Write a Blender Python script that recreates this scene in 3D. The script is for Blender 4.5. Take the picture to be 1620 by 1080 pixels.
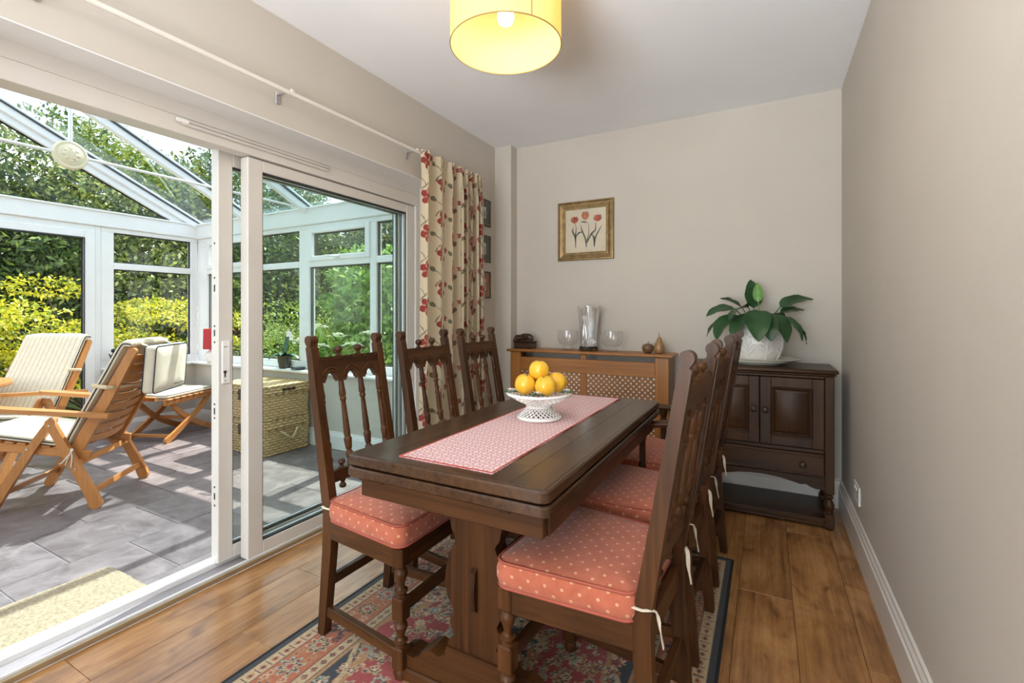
import bpy, math, random
import numpy as np
from mathutils import Matrix, Vector
random.seed(7)
rng = np.random.default_rng(11)
for o in list(bpy.data.objects):
    bpy.data.objects.remove(o, do_unlink=True)
S = bpy.context.scene
COL = S.collection
R = math.radians
PI = math.pi

# ------------------------------------------------------------------ camera, world, sun, area lights, exposure
H = 1.1168
YAW = 0.4937
cam = bpy.data.cameras.new('camera')
cam.sensor_width = 36.0
cam.lens = 748.47 / 1620 * 36
cam.shift_y = -45.0 / 1620
cam.clip_start = 0.02
camo = bpy.data.objects.new('camera', cam)
camo.location = (0, 0, H)
camo.rotation_euler = (R(90), 0, YAW)
COL.objects.link(camo)
S.camera = camo

W = bpy.data.worlds.new('world')
S.world = W
W.use_nodes = True
_n = W.node_tree.nodes
_n.clear()
_sky = _n.new('ShaderNodeTexSky')
_sky.sky_type = 'NISHITA'
_sky.sun_disc = False
_sky.sun_elevation = R(54)
_sky.sun_rotation = R(0)
_sky.dust_density = 3.0
_sky.air_density = 1.0
_bg = _n.new('ShaderNodeBackground')
_bg.inputs[1].default_value = 1.55
_wo = _n.new('ShaderNodeOutputWorld')
_mx = _n.new('ShaderNodeMix')          # thin bright cloud over the blue
_mx.data_type = 'RGBA'
_mx.inputs[0].default_value = 0.88
_mx.inputs[7].default_value = (1.6, 1.62, 1.66, 1)
W.node_tree.links.new(_sky.outputs[0], _mx.inputs[6])
W.node_tree.links.new(_mx.outputs[2], _bg.inputs[0])
W.node_tree.links.new(_bg.outputs[0], _wo.inputs[0])

def light(name, kind, loc, direction, energy, color=(1, 1, 1), **kw):
    l = bpy.data.lights.new(name, kind)
    l.energy = energy
    l.color = color
    for k, v in kw.items():
        setattr(l, k, v)
    o = bpy.data.objects.new(name, l)
    o.location = loc
    if direction is not None:
        o.rotation_euler = Vector(direction).to_track_quat('-Z', 'Y').to_euler()
    COL.objects.link(o)
    return o

light('sun', 'SUN', (0, 8, 12), (0.10, -0.68, -1.0), 10.5, (1.0, 0.95, 0.87), angle=R(0.6))
# unseen fill light behind the camera, added to brighten the room
light('rear_fill_light', 'AREA', (-0.75, -2.28, 1.15), (0.14, 1.0, 0.16), 70, (0.87, 0.94, 1.0), shape='RECTANGLE', size=1.9, size_y=1.95)
# second unseen fill, aimed up and added to lift the ceiling
light('upward_fill_light', 'AREA', (-0.55, -1.05, 1.15), (0.16, 0.85, 1.0), 39, (0.90, 0.95, 1.0), shape='DISK', size=1.2, spread=R(105))

S.view_settings.view_transform = 'Standard'
S.view_settings.look = 'None'
S.view_settings.gamma = 1.0
S.view_settings.use_curve_mapping = False
S.view_settings.exposure = 0.16
S.cycles.use_denoising = True
S.cycles.max_bounces = 10
S.cycles.diffuse_bounces = 5
S.cycles.glossy_bounces = 4
S.cycles.transmission_bounces = 10
S.cycles.transparent_max_bounces = 32
S.cycles.caustics_reflective = False
S.cycles.caustics_refractive = False
S.cycles.sample_clamp_indirect = 6.0

# ------------------------------------------------------------------ node helpers
class G:
    def __init__(self, name):
        self.m = bpy.data.materials.new(name)
        self.m.use_nodes = True
        self.t = self.m.node_tree
        self.t.nodes.clear()
        self.out = self.n('ShaderNodeOutputMaterial')
    def n(self, kind, **kw):
        x = self.t.nodes.new(kind)
        for k, v in kw.items():
            setattr(x, k, v)
        return x
    def l(self, a, b):
        self.t.links.new(a, b)
    def put(self, sock, v):
        if hasattr(v, 'is_linked') or isinstance(v, bpy.types.NodeSocket):
            self.l(v, sock)
        else:
            sock.default_value = v
    def math(self, op, a, b=0.0, c=0.0, clamp=False):
        x = self.n('ShaderNodeMath', operation=op, use_clamp=clamp)
        for i, v in enumerate((a, b, c)):
            self.put(x.inputs[i], v)
        return x.outputs[0]
    def mix(self, f, a, b, mode='MIX'):
        x = self.n('ShaderNodeMix', data_type='RGBA', blend_type=mode)
        self.put(x.inputs[0], f)
        self.put(x.inputs[6], (*a, 1) if isinstance(a, tuple) and len(a) == 3 else a)
        self.put(x.inputs[7], (*b, 1) if isinstance(b, tuple) and len(b) == 3 else b)
        return x.outputs[2]
    def coord(self, out='Object', scale=(1, 1, 1), rand=False):
        tc = self.n('ShaderNodeTexCoord')
        mp = self.n('ShaderNodeMapping')
        mp.inputs['Scale'].default_value = scale
        self.l(tc.outputs[out], mp.inputs[0])
        if rand:
            oi = self.n('ShaderNodeObjectInfo')
            m = self.math('MULTIPLY', oi.outputs['Random'], 37.0)
            cb = self.n('ShaderNodeCombineXYZ')
            for i in range(3):
                self.l(m, cb.inputs[i])
            self.l(cb.outputs[0], mp.inputs['Location'])
        return mp.outputs[0]
    def noise(self, vec, scale=5, detail=4, rough=.55, dist=0.0):
        x = self.n('ShaderNodeTexNoise')
        x.inputs['Scale'].default_value = scale
        x.inputs['Detail'].default_value = detail
        x.inputs['Roughness'].default_value = rough
        x.inputs['Distortion'].default_value = dist
        if vec is not None:
            self.l(vec, x.inputs['Vector'])
        return x.outputs[0]
    def ramp(self, fac, stops):
        x = self.n('ShaderNodeValToRGB')
        e = x.color_ramp.elements
        while len(e) < len(stops):
            e.new(0.5)
        for i, (p, c) in enumerate(stops):
            e[i].position = p
            e[i].color = (*c, 1)
        self.l(fac, x.inputs[0])
        return x.outputs[0]
    def bump(self, h, strength=.2, dist=.002):
        x = self.n('ShaderNodeBump')
        x.inputs['Strength'].default_value = strength
        x.inputs['Distance'].default_value = dist
        self.l(h, x.inputs['Height'])
        return x.outputs[0]
    def pbr(self, color, rough=.5, normal=None, **kw):
        p = self.n('ShaderNodeBsdfPrincipled')
        self.put(p.inputs['Base Color'], (*color, 1) if isinstance(color, tuple) and len(color) == 3 else color)
        self.put(p.inputs['Roughness'], rough)
        if normal is not None:
            self.l(normal, p.inputs['Normal'])
        for k, v in kw.items():
            self.put(p.inputs[k], v)
        self.l(p.outputs[0], self.out.inputs[0])
        self.p = p
        return self.m

CACHE = {}
def plain(name, c, rough=.5, var=.08, scale=8, bump=0.0, bscale=200, **kw):
    g = G(name)
    v = g.coord()
    n = g.noise(v, scale, 3)
    a = tuple(x * (1 - var) for x in c)
    b = tuple(min(1, x * (1 + var)) for x in c)
    col = g.ramp(n, [(.3, a), (.7, b)])
    nm = g.bump(g.noise(v, bscale, 2), bump, .001) if bump else None
    return g.pbr(col, rough, nm, **kw)

def wood(key, axis, c1, c2, rough=.35, tone=.25, fine=60, bump=.05, rvar=0.0, spec=.5):
    k = (key, axis)
    if k in CACHE:
        return CACHE[k]
    g = G(key + '_' + axis)
    i = 'xyz'.index(axis)
    sc = [fine] * 3
    sc[i] = fine * .035
    v = g.coord('Object', tuple(sc), rand=True)
    n1 = g.noise(v, 1.0, 6, .6, .7)
    sc2 = [6] * 3
    sc2[i] = .9
    n2 = g.noise(g.coord('Object', tuple(sc2), rand=True), 1.0, 2)
    m = g.math('ADD', g.math('MULTIPLY', n1, 1 - tone), g.math('MULTIPLY', n2, tone))
    mid = tuple((a + b) / 2 for a, b in zip(c1, c2))
    col = g.ramp(m, [(.33, c1), (.5, mid), (.66, c2)])
    if rvar:
        oi = g.n('ShaderNodeObjectInfo')
        hv = g.n('ShaderNodeHueSaturation')
        g.l(col, hv.inputs['Color'])
        g.l(g.math('MULTIPLY_ADD', oi.outputs['Random'], rvar, 1 - rvar / 2), hv.inputs['Value'])
        col = hv.outputs[0]
    CACHE[k] = g.pbr(col, rough, g.bump(n1, bump, .001), **{'Specular IOR Level': spec})
    return CACHE[k]

def oak(axis): return wood('dark_oak', axis, (.022, .0080, .0026), (.100, .038, .0110), .40, .5, spec=.25)
def oak_top(axis): return wood('dark_oak_top', axis, (.026, .0118, .0048), (.080, .036, .0140), .25, .4, spec=.45)
def cab(axis): return wood('walnut_cabinet', axis, (.018, .0074, .0026), (.080, .033, .0105), .36, .6, spec=.25)
def honey(axis): return wood('honey_oak', axis, (.25, .092, .020), (.45, .190, .052), .35, .4)
def teak(axis): return wood('teak', axis, (.40, .155, .040), (.60, .27, .085), .38, .45)
def boards(axis):
    """oiled oak planks: fine straight grain, cloudy darker figure and the odd knot"""
    if 'boards' in CACHE:
        return CACHE['boards']
    g = G('oak_boards')
    fine = g.noise(g.coord('Object', (55, 2.2, 55), rand=True), 1.0, 6, .6, .5)
    cloud = g.noise(g.coord('Object', (7, 2.6, 7), rand=True), 1.0, 5, .62, .6)
    knot = g.noise(g.coord('Object', (9, 4.5, 9), rand=True), 1.0, 2, .5, 1.2)
    m = g.math('ADD', g.math('MULTIPLY', fine, .38), g.math('MULTIPLY', cloud, .62))
    col = g.ramp(m, [(.33, (.155, .069, .024)), (.48, (.32, .148, .050)), (.64, (.50, .255, .098))])
    k = g.math('MULTIPLY', g.math('SUBTRACT', knot, .60, clamp=True), 5.0, clamp=True)
    col = g.mix(g.math('MULTIPLY', k, .7), col, (.085, .036, .013))
    oi = g.n('ShaderNodeObjectInfo')
    hv = g.n('ShaderNodeHueSaturation')
    g.l(col, hv.inputs['Color'])
    g.l(g.math('MULTIPLY_ADD', oi.outputs['Random'], .20, .93), hv.inputs['Value'])
    CACHE['boards'] = g.pbr(hv.outputs[0], .22, g.bump(fine, .03, .001), **{'Specular IOR Level': .6})
    return CACHE['boards']

def slate():
    g = G('slate')
    v = g.coord('Object', (1, 1, 1), rand=True)
    n = g.noise(v, 7, 8, .65, .8)
    n2 = g.noise(v, 60, 4)
    col = g.ramp(n, [(.3, (.095, .079, .081)), (.48, (.160, .134, .136)), (.6, (.205, .177, .178)), (.75, (.26, .23, .23))])
    oi = g.n('ShaderNodeObjectInfo')
    hv = g.n('ShaderNodeHueSaturation')
    g.l(col, hv.inputs['Color'])
    g.l(g.math('MULTIPLY_ADD', oi.outputs['Random'], .35, .85), hv.inputs['Value'])
    return g.pbr(hv.outputs[0], .42, g.bump(g.math('ADD', n, g.math('MULTIPLY', n2, .25)), .35, .006))

def pane_mat(name, tint=(.97, .98, .97), extra=0.0):
    g = G(name)
    ge = g.n('ShaderNodeNewGeometry')
    d = g.n('ShaderNodeVectorMath', operation='DOT_PRODUCT')
    g.l(ge.outputs['Incoming'], d.inputs[0])
    g.l(ge.outputs['Normal'], d.inputs[1])
    c = g.math('SUBTRACT', 1.0, g.math('ABSOLUTE', d.outputs['Value']), clamp=True)
    f = g.math('MULTIPLY_ADD', g.math('POWER', c, 5.0),   .85, .014 + extra, clamp=True)
    tr = g.n('ShaderNodeBsdfTransparent')
    tr.inputs[0].default_value = (*tint, 1)
    gl = g.n('ShaderNodeBsdfGlossy')
    gl.inputs['Roughness'].default_value = 0.0
    gl.inputs['Color'].default_value = (1, 1, 1, 1)
    mx = g.n('ShaderNodeMixShader')
    g.l(f, mx.inputs[0])
    g.l(tr.outputs[0], mx.inputs[1])
    g.l(gl.outputs[0], mx.inputs[2])
    g.l(mx.outputs[0], g.out.inputs[0])
    return g.m

def crystal(name, rough=0.0, color=(1, 1, 1)):
    g = G(name)
    b = g.n('ShaderNodeBsdfGlass')
    b.inputs['Roughness'].default_value = rough
    b.inputs['Color'].default_value = (*color, 1)
    b.inputs['IOR'].default_value = 1.5
    g.l(b.outputs[0], g.out.inputs[0])
    return g.m

def cut_crystal(name):
    m = pane_mat(name, (.985, .99, .99), .24)
    t = m.node_tree
    out = [n for n in t.nodes if n.type == 'OUTPUT_MATERIAL'][0]
    src = out.inputs[0].links[0].from_socket
    gl = t.nodes.new('ShaderNodeBsdfGlass')
    gl.inputs['IOR'].default_value = 1.45
    gl.inputs['Roughness'].default_value = 0.0
    mx = t.nodes.new('ShaderNodeMixShader')
    mx.inputs[0].default_value = .25
    t.links.new(src, mx.inputs[1])
    t.links.new(gl.outputs[0], mx.inputs[2])
    t.links.new(mx.outputs[0], out.inputs[0])
    return m

def attr_mat(name, rough=.8, sheen=0.0, bump=None, trans=0.0, attr='col'):
    g = G(name)
    a = g.n('ShaderNodeAttribute', attribute_name=attr)
    nm = None
    if bump:
        nm = g.bump(g.noise(g.coord(), bump[0], 2), bump[1], .002)
    m = g.pbr(a.outputs['Color'], rough, nm, **({'Sheen Weight': sheen} if sheen else {}))
    if trans:
        t = g.n('ShaderNodeBsdfTranslucent')
        g.l(a.outputs['Color'], t.inputs[0])
        mx = g.n('ShaderNodeMixShader')
        mx.inputs[0].default_value = trans
        g.l(g.p.outputs[0], mx.inputs[1])
        g.l(t.outputs[0], mx.inputs[2])
        g.l(mx.outputs[0], g.out.inputs[0])
    return m

def dots_mat():
    g = G('salmon_dotted_fabric')
    tc = g.n('ShaderNodeTexCoord')
    sp = g.n('ShaderNodeSeparateXYZ')
    g.l(tc.outputs['Object'], sp.inputs[0])
    sn = g.n('ShaderNodeSeparateXYZ')
    g.l(tc.outputs['Normal'], sn.inputs[0])
    top = g.math('GREATER_THAN', g.math('ABSOLUTE', sn.outputs[2]), .55)
    side = g.math('SUBTRACT', 1.0, top)
    x, y, z = sp.outputs
    xs = g.math('GREATER_THAN', g.math('ABSOLUTE', sn.outputs[0]), .7)
    sxy = g.math('ADD', g.math('MULTIPLY', xs, y), g.math('MULTIPLY', g.math('SUBTRACT', 1.0, xs), x))
    u = g.math('ADD', g.math('MULTIPLY', top, x), g.math('MULTIPLY', side, sxy))
    v = g.math('ADD', g.math('MULTIPLY', top, y), g.math('MULTIPLY', side, g.math('ADD', z, .018)))
    ds = []
    for off in (0.0, .5):
        a = g.math('SUBTRACT', g.math('FRACT', g.math('ADD', g.math('MULTIPLY', u, 1 / .044), off + 20)), .5)
        b = g.math('SUBTRACT', g.math('FRACT', g.math('ADD', g.math('MULTIPLY', v, 1 / .044), off + 20)), .5)
        ds.append(g.math('SQRT', g.math('ADD', g.math('MULTIPLY', a, a), g.math('MULTIPLY', b, b))))
    d = g.math('MINIMUM', ds[0], ds[1])
    ring = g.math('LESS_THAN', d, .095)
    core = g.math('LESS_THAN', d, .035)
    n = g.noise(g.coord(), 30, 3)
    base = g.ramp(n, [(.3, (.40, .098, .047)), (.7, (.49, .135, .072))])
    c = g.mix(g.math('MULTIPLY', ring, .6), base, (.74, .47, .28))
    c = g.mix(g.math('MULTIPLY', core, .6), c, (.62, .25, .14))
    return g.pbr(c, .85, g.bump(g.noise(g.coord(), 900, 1), .25, .001), **{'Sheen Weight': .25})

def runner_mat():
    g = G('pink_woven_runner')
    tc = g.n('ShaderNodeTexCoord')
    sp = g.n('ShaderNodeSeparateXYZ')
    g.l(tc.outputs['Object'], sp.inputs[0])
    def cell(v, s, off=0.0):
        return g.math('ABSOLUTE', g.math('SUBTRACT', g.math('FRACT', g.math('ADD', g.math('MULTIPLY', v, 1 / s), off + 40)), .5))
    a, b = cell(sp.outputs[0], .030), cell(sp.outputs[1], .030)
    a2, b2 = cell(sp.outputs[0], .030, .5), cell(sp.outputs[1], .030, .5)
    l1 = g.math('LESS_THAN', g.math('ABSOLUTE', g.math('SUBTRACT', g.math('ADD', a, b), .42)), .085)
    l2 = g.math('LESS_THAN', g.math('ADD', a2, b2), .22)
    l3 = g.math('LESS_THAN', g.math('ABSOLUTE', g.math('SUBTRACT', a, .25)), .05)
    m = g.math('MAXIMUM', g.math('MAXIMUM', l1, l2), l3)
    n = g.noise(g.coord(), 260, 2)
    m = g.math('MULTIPLY', m, g.math('MULTIPLY_ADD', n, .7, .35), clamp=True)
    c = g.mix(m, (.74, .58, .57), (.47, .15, .17))
    return g.pbr(c, .9, g.bump(n, .3, .001))

def stripes_mat():
    g = G('cream_striped_canvas')
    tc = g.n('ShaderNodeTexCoord')
    sp = g.n('ShaderNodeSeparateXYZ')
    g.l(tc.outputs['Object'], sp.inputs[0])
    f = g.math('FRACT', g.math('ADD', g.math('MULTIPLY', sp.outputs[1], 1 / .034), 20))
    l = g.math('LESS_THAN', g.math('ABSOLUTE', g.math('SUBTRACT', f, .5)), .07)
    n = g.noise(g.coord(), 40, 3)
    base = g.ramp(n, [(.3, (.72, .63, .47)), (.7, (.80, .72, .56))])
    c = g.mix(g.math('MULTIPLY', l, .65), base, (.36, .33, .28))
    return g.pbr(c, .9, g.bump(g.noise(g.coord(), 600, 1), .15, .001))

def wicker_mat():
    g = G('wicker_weave')
    tc = g.n('ShaderNodeTexCoord')
    sp = g.n('ShaderNodeSeparateXYZ')
    g.l(tc.outputs['Object'], sp.inputs[0])
    u = g.math('ADD', sp.outputs[0], sp.outputs[1])
    zz = g.math('MULTIPLY', sp.outputs[2], 1 / .021)
    row = g.math('FLOOR', zz)
    uu = g.math('ADD', g.math('MULTIPLY', u, 1 / .055), g.math('MULTIPLY', row, .5))
    h1 = g.math('ABSOLUTE', g.math('SINE', g.math('MULTIPLY', zz, PI)))
    h2 = g.math('ABSOLUTE', g.math('SINE', g.math('MULTIPLY', uu, PI)))
    h = g.math('MULTIPLY', g.math('POWER', h1, .6), g.math('POWER', h2, .5))
    n = g.noise(g.coord('Object', (30, 30, 120)), 1.0, 3)
    base = g.ramp(n, [(.3, (.60, .39, .16)), (.7, (.86, .63, .34))])
    c = g.mix(g.math('MULTIPLY', g.math('SUBTRACT', 1.0, h), .6), base, (.16, .085, .03))
    return g.pbr(c, .55, g.bump(h, .9, .006))

def shade_mat(name, c, trans=.55):
    g = G(name)
    d = g.n('ShaderNodeBsdfDiffuse')
    t = g.n('ShaderNodeBsdfTranslucent')
    n = g.noise(g.coord('Object', (300, 300, 60)), 1.0, 2)
    col = g.ramp(n, [(.2, tuple(x * .93 for x in c)), (.8, c)])
    g.l(col, d.inputs[0])
    g.l(col, t.inputs[0])
    mx = g.n('ShaderNodeMixShader')
    mx.inputs[0].default_value = trans
    g.l(d.outputs[0], mx.inputs[1])
    g.l(t.outputs[0], mx.inputs[2])
    g.l(mx.outputs[0], g.out.inputs[0])
    return g.m

def glow_mat(name, c, s):
    g = G(name)
    e = g.n('ShaderNodeEmission')
    e.inputs[0].default_value = (*c, 1)
    e.inputs[1].default_value = s
    g.l(e.outputs[0], g.out.inputs[0])
    return g.m

M = dict(
    wall=plain('wall_paint', (.560, .516, .452), .85, .02, 3, .08, 350),
    ceil=plain('ceiling_paint', (.88, .895, .915), .9, .015, 3),
    gloss=plain('white_gloss', (.74, .70, .64), .35, .03),
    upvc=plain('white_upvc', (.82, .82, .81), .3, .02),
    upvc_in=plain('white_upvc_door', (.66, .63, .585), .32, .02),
    gasket=plain('black_gasket', (.02, .022, .024), .5),
    alu=plain('aluminium', (.55, .54, .56), .35, .05, Metallic=.8),
    brass=plain('bronze_strip', (.42, .34, .22), .35, .08, Metallic=.5),
    track=plain('grey_track', (.30, .27, .28), .45),
    steel=plain('brushed_steel', (.62, .62, .62), .3, .05, Metallic=.9),
    pane=pane_mat('window_glass', (.97, .985, .975)),
    pane_door=pane_mat('door_glass', (.965, .985, .98), 0.0),
    roof_pane=pane_mat('roof_glass', (.76, .83, .86), .02),
    slate=slate(), grout=plain('pale_grout', (.29, .27, .265), .9, .1, 40),
    sub=plain('floor_shadow_gap', (.045, .022, .01), .9),
    dots=dots_mat(), piping=plain('salmon_piping', (.36, .085, .05), .8),
    runner=runner_mat(), stripes=stripes_mat(), wicker=wicker_mat(),
    canvas=plain('cream_canvas', (.72, .65, .51), .9, .06, 12, .2, 500),
    navy=plain('navy_piping', (.03, .035, .05), .8),
    strap=plain('beige_strap', (.66, .52, .34), .9),
    rope=plain('white_cord', (.80, .76, .68), .9),
    porcelain=plain('white_porcelain', (.82, .80, .77), .18, .02),
    cream_china=plain('cream_china', (.75, .73, .65), .2, .02),
    fruit=plain('yellow_glaze', (.80, .44, .032), .17, .10, 18, .15, 30),
    leaf=plain('dark_green_leaf', (.020, .070, .020), .35, .35, 9),
    leaf_new=plain('fresh_green_leaf', (.10, .24, .035), .35, .2, 9),
    green=plain('green_glaze', (.03, .11, .055), .3, .3, 30),
    soil=plain('potting_soil', (.03, .02, .014), 1, .4, 60),
    black=plain('black_wood', (.014, .010, .008), .35, .3),
    carved=plain('carved_dark_wood', (.045, .022, .012), .35, .3, 30, .3, 60),
    bronze=plain('antique_bronze', (.060, .042, .026), .32, .4, 60, Metallic=.5),
    gold=plain('antique_gold', (.28, .185, .078), .42, .28, 25, .2, 80, Metallic=.55),
    apple=wood('burr_wood', 'z', (.05, .025, .012), (.26, .14, .06), .35, .5, 50),
    pear=wood('pale_pear_wood', 'z', (.20, .10, .035), (.46, .28, .12), .3, .4, 60),
    mount_green=plain('green_mount', (.035, .055, .040), .8), mount_rust=plain('rust_mount', (.30, .085, .03), .8),
    paper=plain('cream_paper', (.74, .65, .48), .8, .05), print_grey=plain('grey_print', (.32, .33, .31), .8, .5, 60),
    frame_dark=plain('dark_frame', (.06, .035, .02), .4),
    ink_red=plain('ink_red', (.42, .065, .045), .8, .4, 60), ink_rust=plain('ink_rust', (.48, .19, .07), .8, .3, 60),
    ink_green=plain('ink_green', (.11, .125, .10), .8, .3, 60),
    radiator=plain('white_radiator', (.82, .81, .78), .4),
    socket=plain('socket_plastic', (.76, .75, .72), .35),
    shade=shade_mat('yellow_lampshade', (.94, .76, .39), .5), shade_red=shade_mat('red_lampshade', (.60, .11, .12), .4),
    bulb=glow_mat('bulb_glow', (1.0, .9, .72), 12),
    seam=plain('shade_seam', (.32, .22, .08), .8),
    crystal=cut_crystal('crystal_glass'), goblet=pane_mat('thin_clear_glass', (.97, .97, .97), .02),
    terracotta=plain('dark_glazed_pot', (.05, .05, .042), .3, .3),
    mat=plain('coir_mat', (.33, .27, .18), 1, .3, 90, .8, 400),
    lawn=plain('lawn', (.055, .10, .022), 1, .4, 12, .5, 60),
    bark=wood('bark', 'z', (.035, .025, .018), (.11, .08, .055), .9, .4, 40, .4),
    fence=wood('fence_boards', 'z', (.06, .045, .032), (.13, .10, .075), .85, .4, 30),
    stone=plain('garden_stone', (.36, .33, .29), .9, .25, 6),
    foliage=attr_mat('foliage', .5, trans=.35), petal=plain('white_petal', (.82, .84, .70), .8),
    curtain=attr_mat('printed_curtain', .9, .1, trans=.30), rug=attr_mat('rug_pile', .95, .3, (500, .5)),
    fringe=plain('rug_fringe', (.45, .38, .28), .95), rugedge=plain('rug_binding', (.012, .013, .016), .95),
    boss=plain('cream_boss', (.80, .72, .50), .5, .04),
    pebble=plain('dark_glass', (.02, .025, .03), .1),
)

# ------------------------------------------------------------------ mesh builder
def axes(d, up=(0, 0, 1)):
    d = Vector(d).normalized()
    up = Vector(up)
    s = up.cross(d)
    if s.length < 1e-5:
        s = Vector((1, 0, 0)).cross(d)
        if s.length < 1e-5:
            s = Vector((0, 1, 0))
    s.normalize()
    return d, s, d.cross(s)

class MB:
    def __init__(self):
        self.v = []
        self.f = []
    def add(self, vs, fs, Mx=None):
        b = len(self.v)
        if Mx is not None:
            vs = [Mx @ Vector(p) for p in vs]
        self.v.extend([tuple(p) for p in vs])
        self.f.extend([tuple(i + b for i in q) for q in fs])
        return self
    def box(self, x0, y0, z0, x1, y1, z1, c=.0, Mx=None):
        if x1 < x0: x0, x1 = x1, x0
        if y1 < y0: y0, y1 = y1, y0
        if z1 < z0: z0, z1 = z1, z0
        c = min(c, (x1 - x0) * .45, (y1 - y0) * .45, (z1 - z0) * .45)
        if c <= 0:
            vs = [(x, y, z) for z in (z0, z1) for y in (y0, y1) for x in (x0, x1)]
            fs = [(0, 2, 3, 1), (4, 5, 7, 6), (0, 1, 5, 4), (2, 6, 7, 3), (0, 4, 6, 2), (1, 3, 7, 5)]
            return self.add(vs, fs, Mx)
        lo, hi = (x0, y0, z0), (x1, y1, z1)
        vs, idx = [], {}
        for sx in (0, 1):
            for sy in (0, 1):
                for sz in (0, 1):
                    s = (sx, sy, sz)
                    for a in range(3):
                        p = [(hi if s[k] else lo)[k] for k in range(3)]
                        for k in range(3):
                            if k != a:
                                p[k] += -c if s[k] else c
                        idx[(s, a)] = len(vs)
                        vs.append(tuple(p))
        fs = []
        cen = Vector(((x0 + x1) / 2, (y0 + y1) / 2, (z0 + z1) / 2))
        def face(ids):
            p = [Vector(vs[i]) for i in ids]
            n = (p[1] - p[0]).cross(p[2] - p[0])
            mid = sum(p, Vector()) / len(p)
            fs.append(tuple(ids) if n.dot(mid - cen) > 0 else tuple(reversed(ids)))
        for a in range(3):
            b, d = [k for k in range(3) if k != a]
            for s in (0, 1):
                q = []
                for (i, j) in ((0, 0), (1, 0), (1, 1), (0, 1)):
                    t = [0, 0, 0]; t[a] = s; t[b] = i; t[d] = j
                    q.append(idx[(tuple(t), a)])
                face(q)
            for i in (0, 1):
                for j in (0, 1):
                    t0 = [0, 0, 0]; t0[b] = i; t0[d] = j; t0[a] = 0
                    t1 = list(t0); t1[a] = 1
                    face([idx[(tuple(t0), b)], idx[(tuple(t1), b)], idx[(tuple(t1), d)], idx[(tuple(t0), d)]])
        for sx in (0, 1):
            for sy in (0, 1):
                for sz in (0, 1):
                    s = (sx, sy, sz)
                    face([idx[(s, 0)], idx[(s, 1)], idx[(s, 2)]])
        return self.add(vs, fs, Mx)
    def bar(self, p0, p1, w, h, up=(0, 0, 1), c=.002):
        p0, p1 = Vector(p0), Vector(p1)
        d, s, u = axes(p1 - p0, up)
        L = (p1 - p0).length
        m = Matrix((( d.x, s.x, u.x, p0.x), (d.y, s.y, u.y, p0.y), (d.z, s.z, u.z, p0.z), (0, 0, 0, 1)))
        return self.box(0, -w / 2, -h / 2, L, w / 2, h / 2, c, m)
    def lathe(self, prof, n=16, o=(0, 0, 0), Mx=None, cap=True):
        vs, fs = [], []
        for r, z in prof:
            for k in range(n):
                a = 2 * PI * k / n
                vs.append((o[0] + r * math.cos(a), o[1] + r * math.sin(a), o[2] + z))
        m = len(prof)
        for i in range(m - 1):
            for k in range(n):
                a, b = i * n + k, i * n + (k + 1) % n
                fs.append((a, b, b + n, a + n))
        if cap:
            fs.append(tuple(range(n - 1, -1, -1)))
            fs.append(tuple((m - 1) * n + k for k in range(n)))
        return self.add(vs, fs, Mx)
    def tube(self, pts, r, n=8, closed=False, up=(0, 0, 1), flat=1.0):
        pts = [Vector(p) for p in pts]
        m = len(pts)
        rs = r if isinstance(r, (list, tuple)) else [r] * m
        vs, fs = [], []
        ps = None
        for i, p in enumerate(pts):
            if closed:
                d = pts[(i + 1) % m] - pts[i - 1]
            else:
                d = pts[min(i + 1, m - 1)] - pts[max(i - 1, 0)]
            d, s, u = axes(d, up)
            if ps is not None and s.dot(ps) < 0:
                s, u = -s, -u
            ps = s
            for k in range(n):
                a = 2 * PI * k / n
                vs.append(p + s * (rs[i] * math.cos(a)) + u * (rs[i] * flat * math.sin(a)))
        rng_ = m if closed else m - 1
        for i in range(rng_):
            j = (i + 1) % m
            for k in range(n):
                k2 = (k + 1) % n
                fs.append((i * n + k, i * n + k2, j * n + k2, j * n + k))
        if not closed:
            fs.append(tuple(range(n - 1, -1, -1)))
            fs.append(tuple((m - 1) * n + k for k in range(n)))
        return self.add(vs, fs)
    def prism(self, out, d0, d1, plane='xy', Mx=None):
        """outline (a,b) extruded along the third axis from d0 to d1"""
        def P(a, b, d):
            return {'xy': (a, b, d), 'xz': (a, d, b), 'yz': (d, a, b)}[plane]
        n = len(out)
        ar = sum(out[i][0] * out[(i + 1) % n][1] - out[(i + 1) % n][0] * out[i][1] for i in range(n))
        flip = (ar < 0) != (plane == 'xz')
        vs = [P(a, b, d0) for a, b in out] + [P(a, b, d1) for a, b in out]
        fs = [tuple(range(n - 1, -1, -1)), tuple(range(n, 2 * n))]
        fs += [(i, (i + 1) % n, n + (i + 1) % n, n + i) for i in range(n)]
        if flip != (d1 < d0):
            fs = [tuple(reversed(q)) for q in fs]
        return self.add(vs, fs, Mx)
    def ball(self, c, r, n=12, m=8, sz=1.0):
        prof = [(max(1e-4, r * math.sin(PI * i / m)), -r * sz * math.cos(PI * i / m)) for i in range(m + 1)]
        return self.lathe(prof, n, c)
    def build(self, name, mat, parent=None, smooth=32, loc=None):
        me = bpy.data.meshes.new(name)
        me.from_pydata(self.v, [], self.f)
        me.materials.append(mat)
        if smooth:
            me.polygons.foreach_set('use_smooth', [True] * len(me.polygons))
            me.set_sharp_from_angle(angle=R(smooth))
        me.update()
        o = bpy.data.objects.new(name, me)
        COL.objects.link(o)
        if parent is not None:
            o.parent = parent
        if loc is not None:
            o.location = loc
        return o

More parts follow.
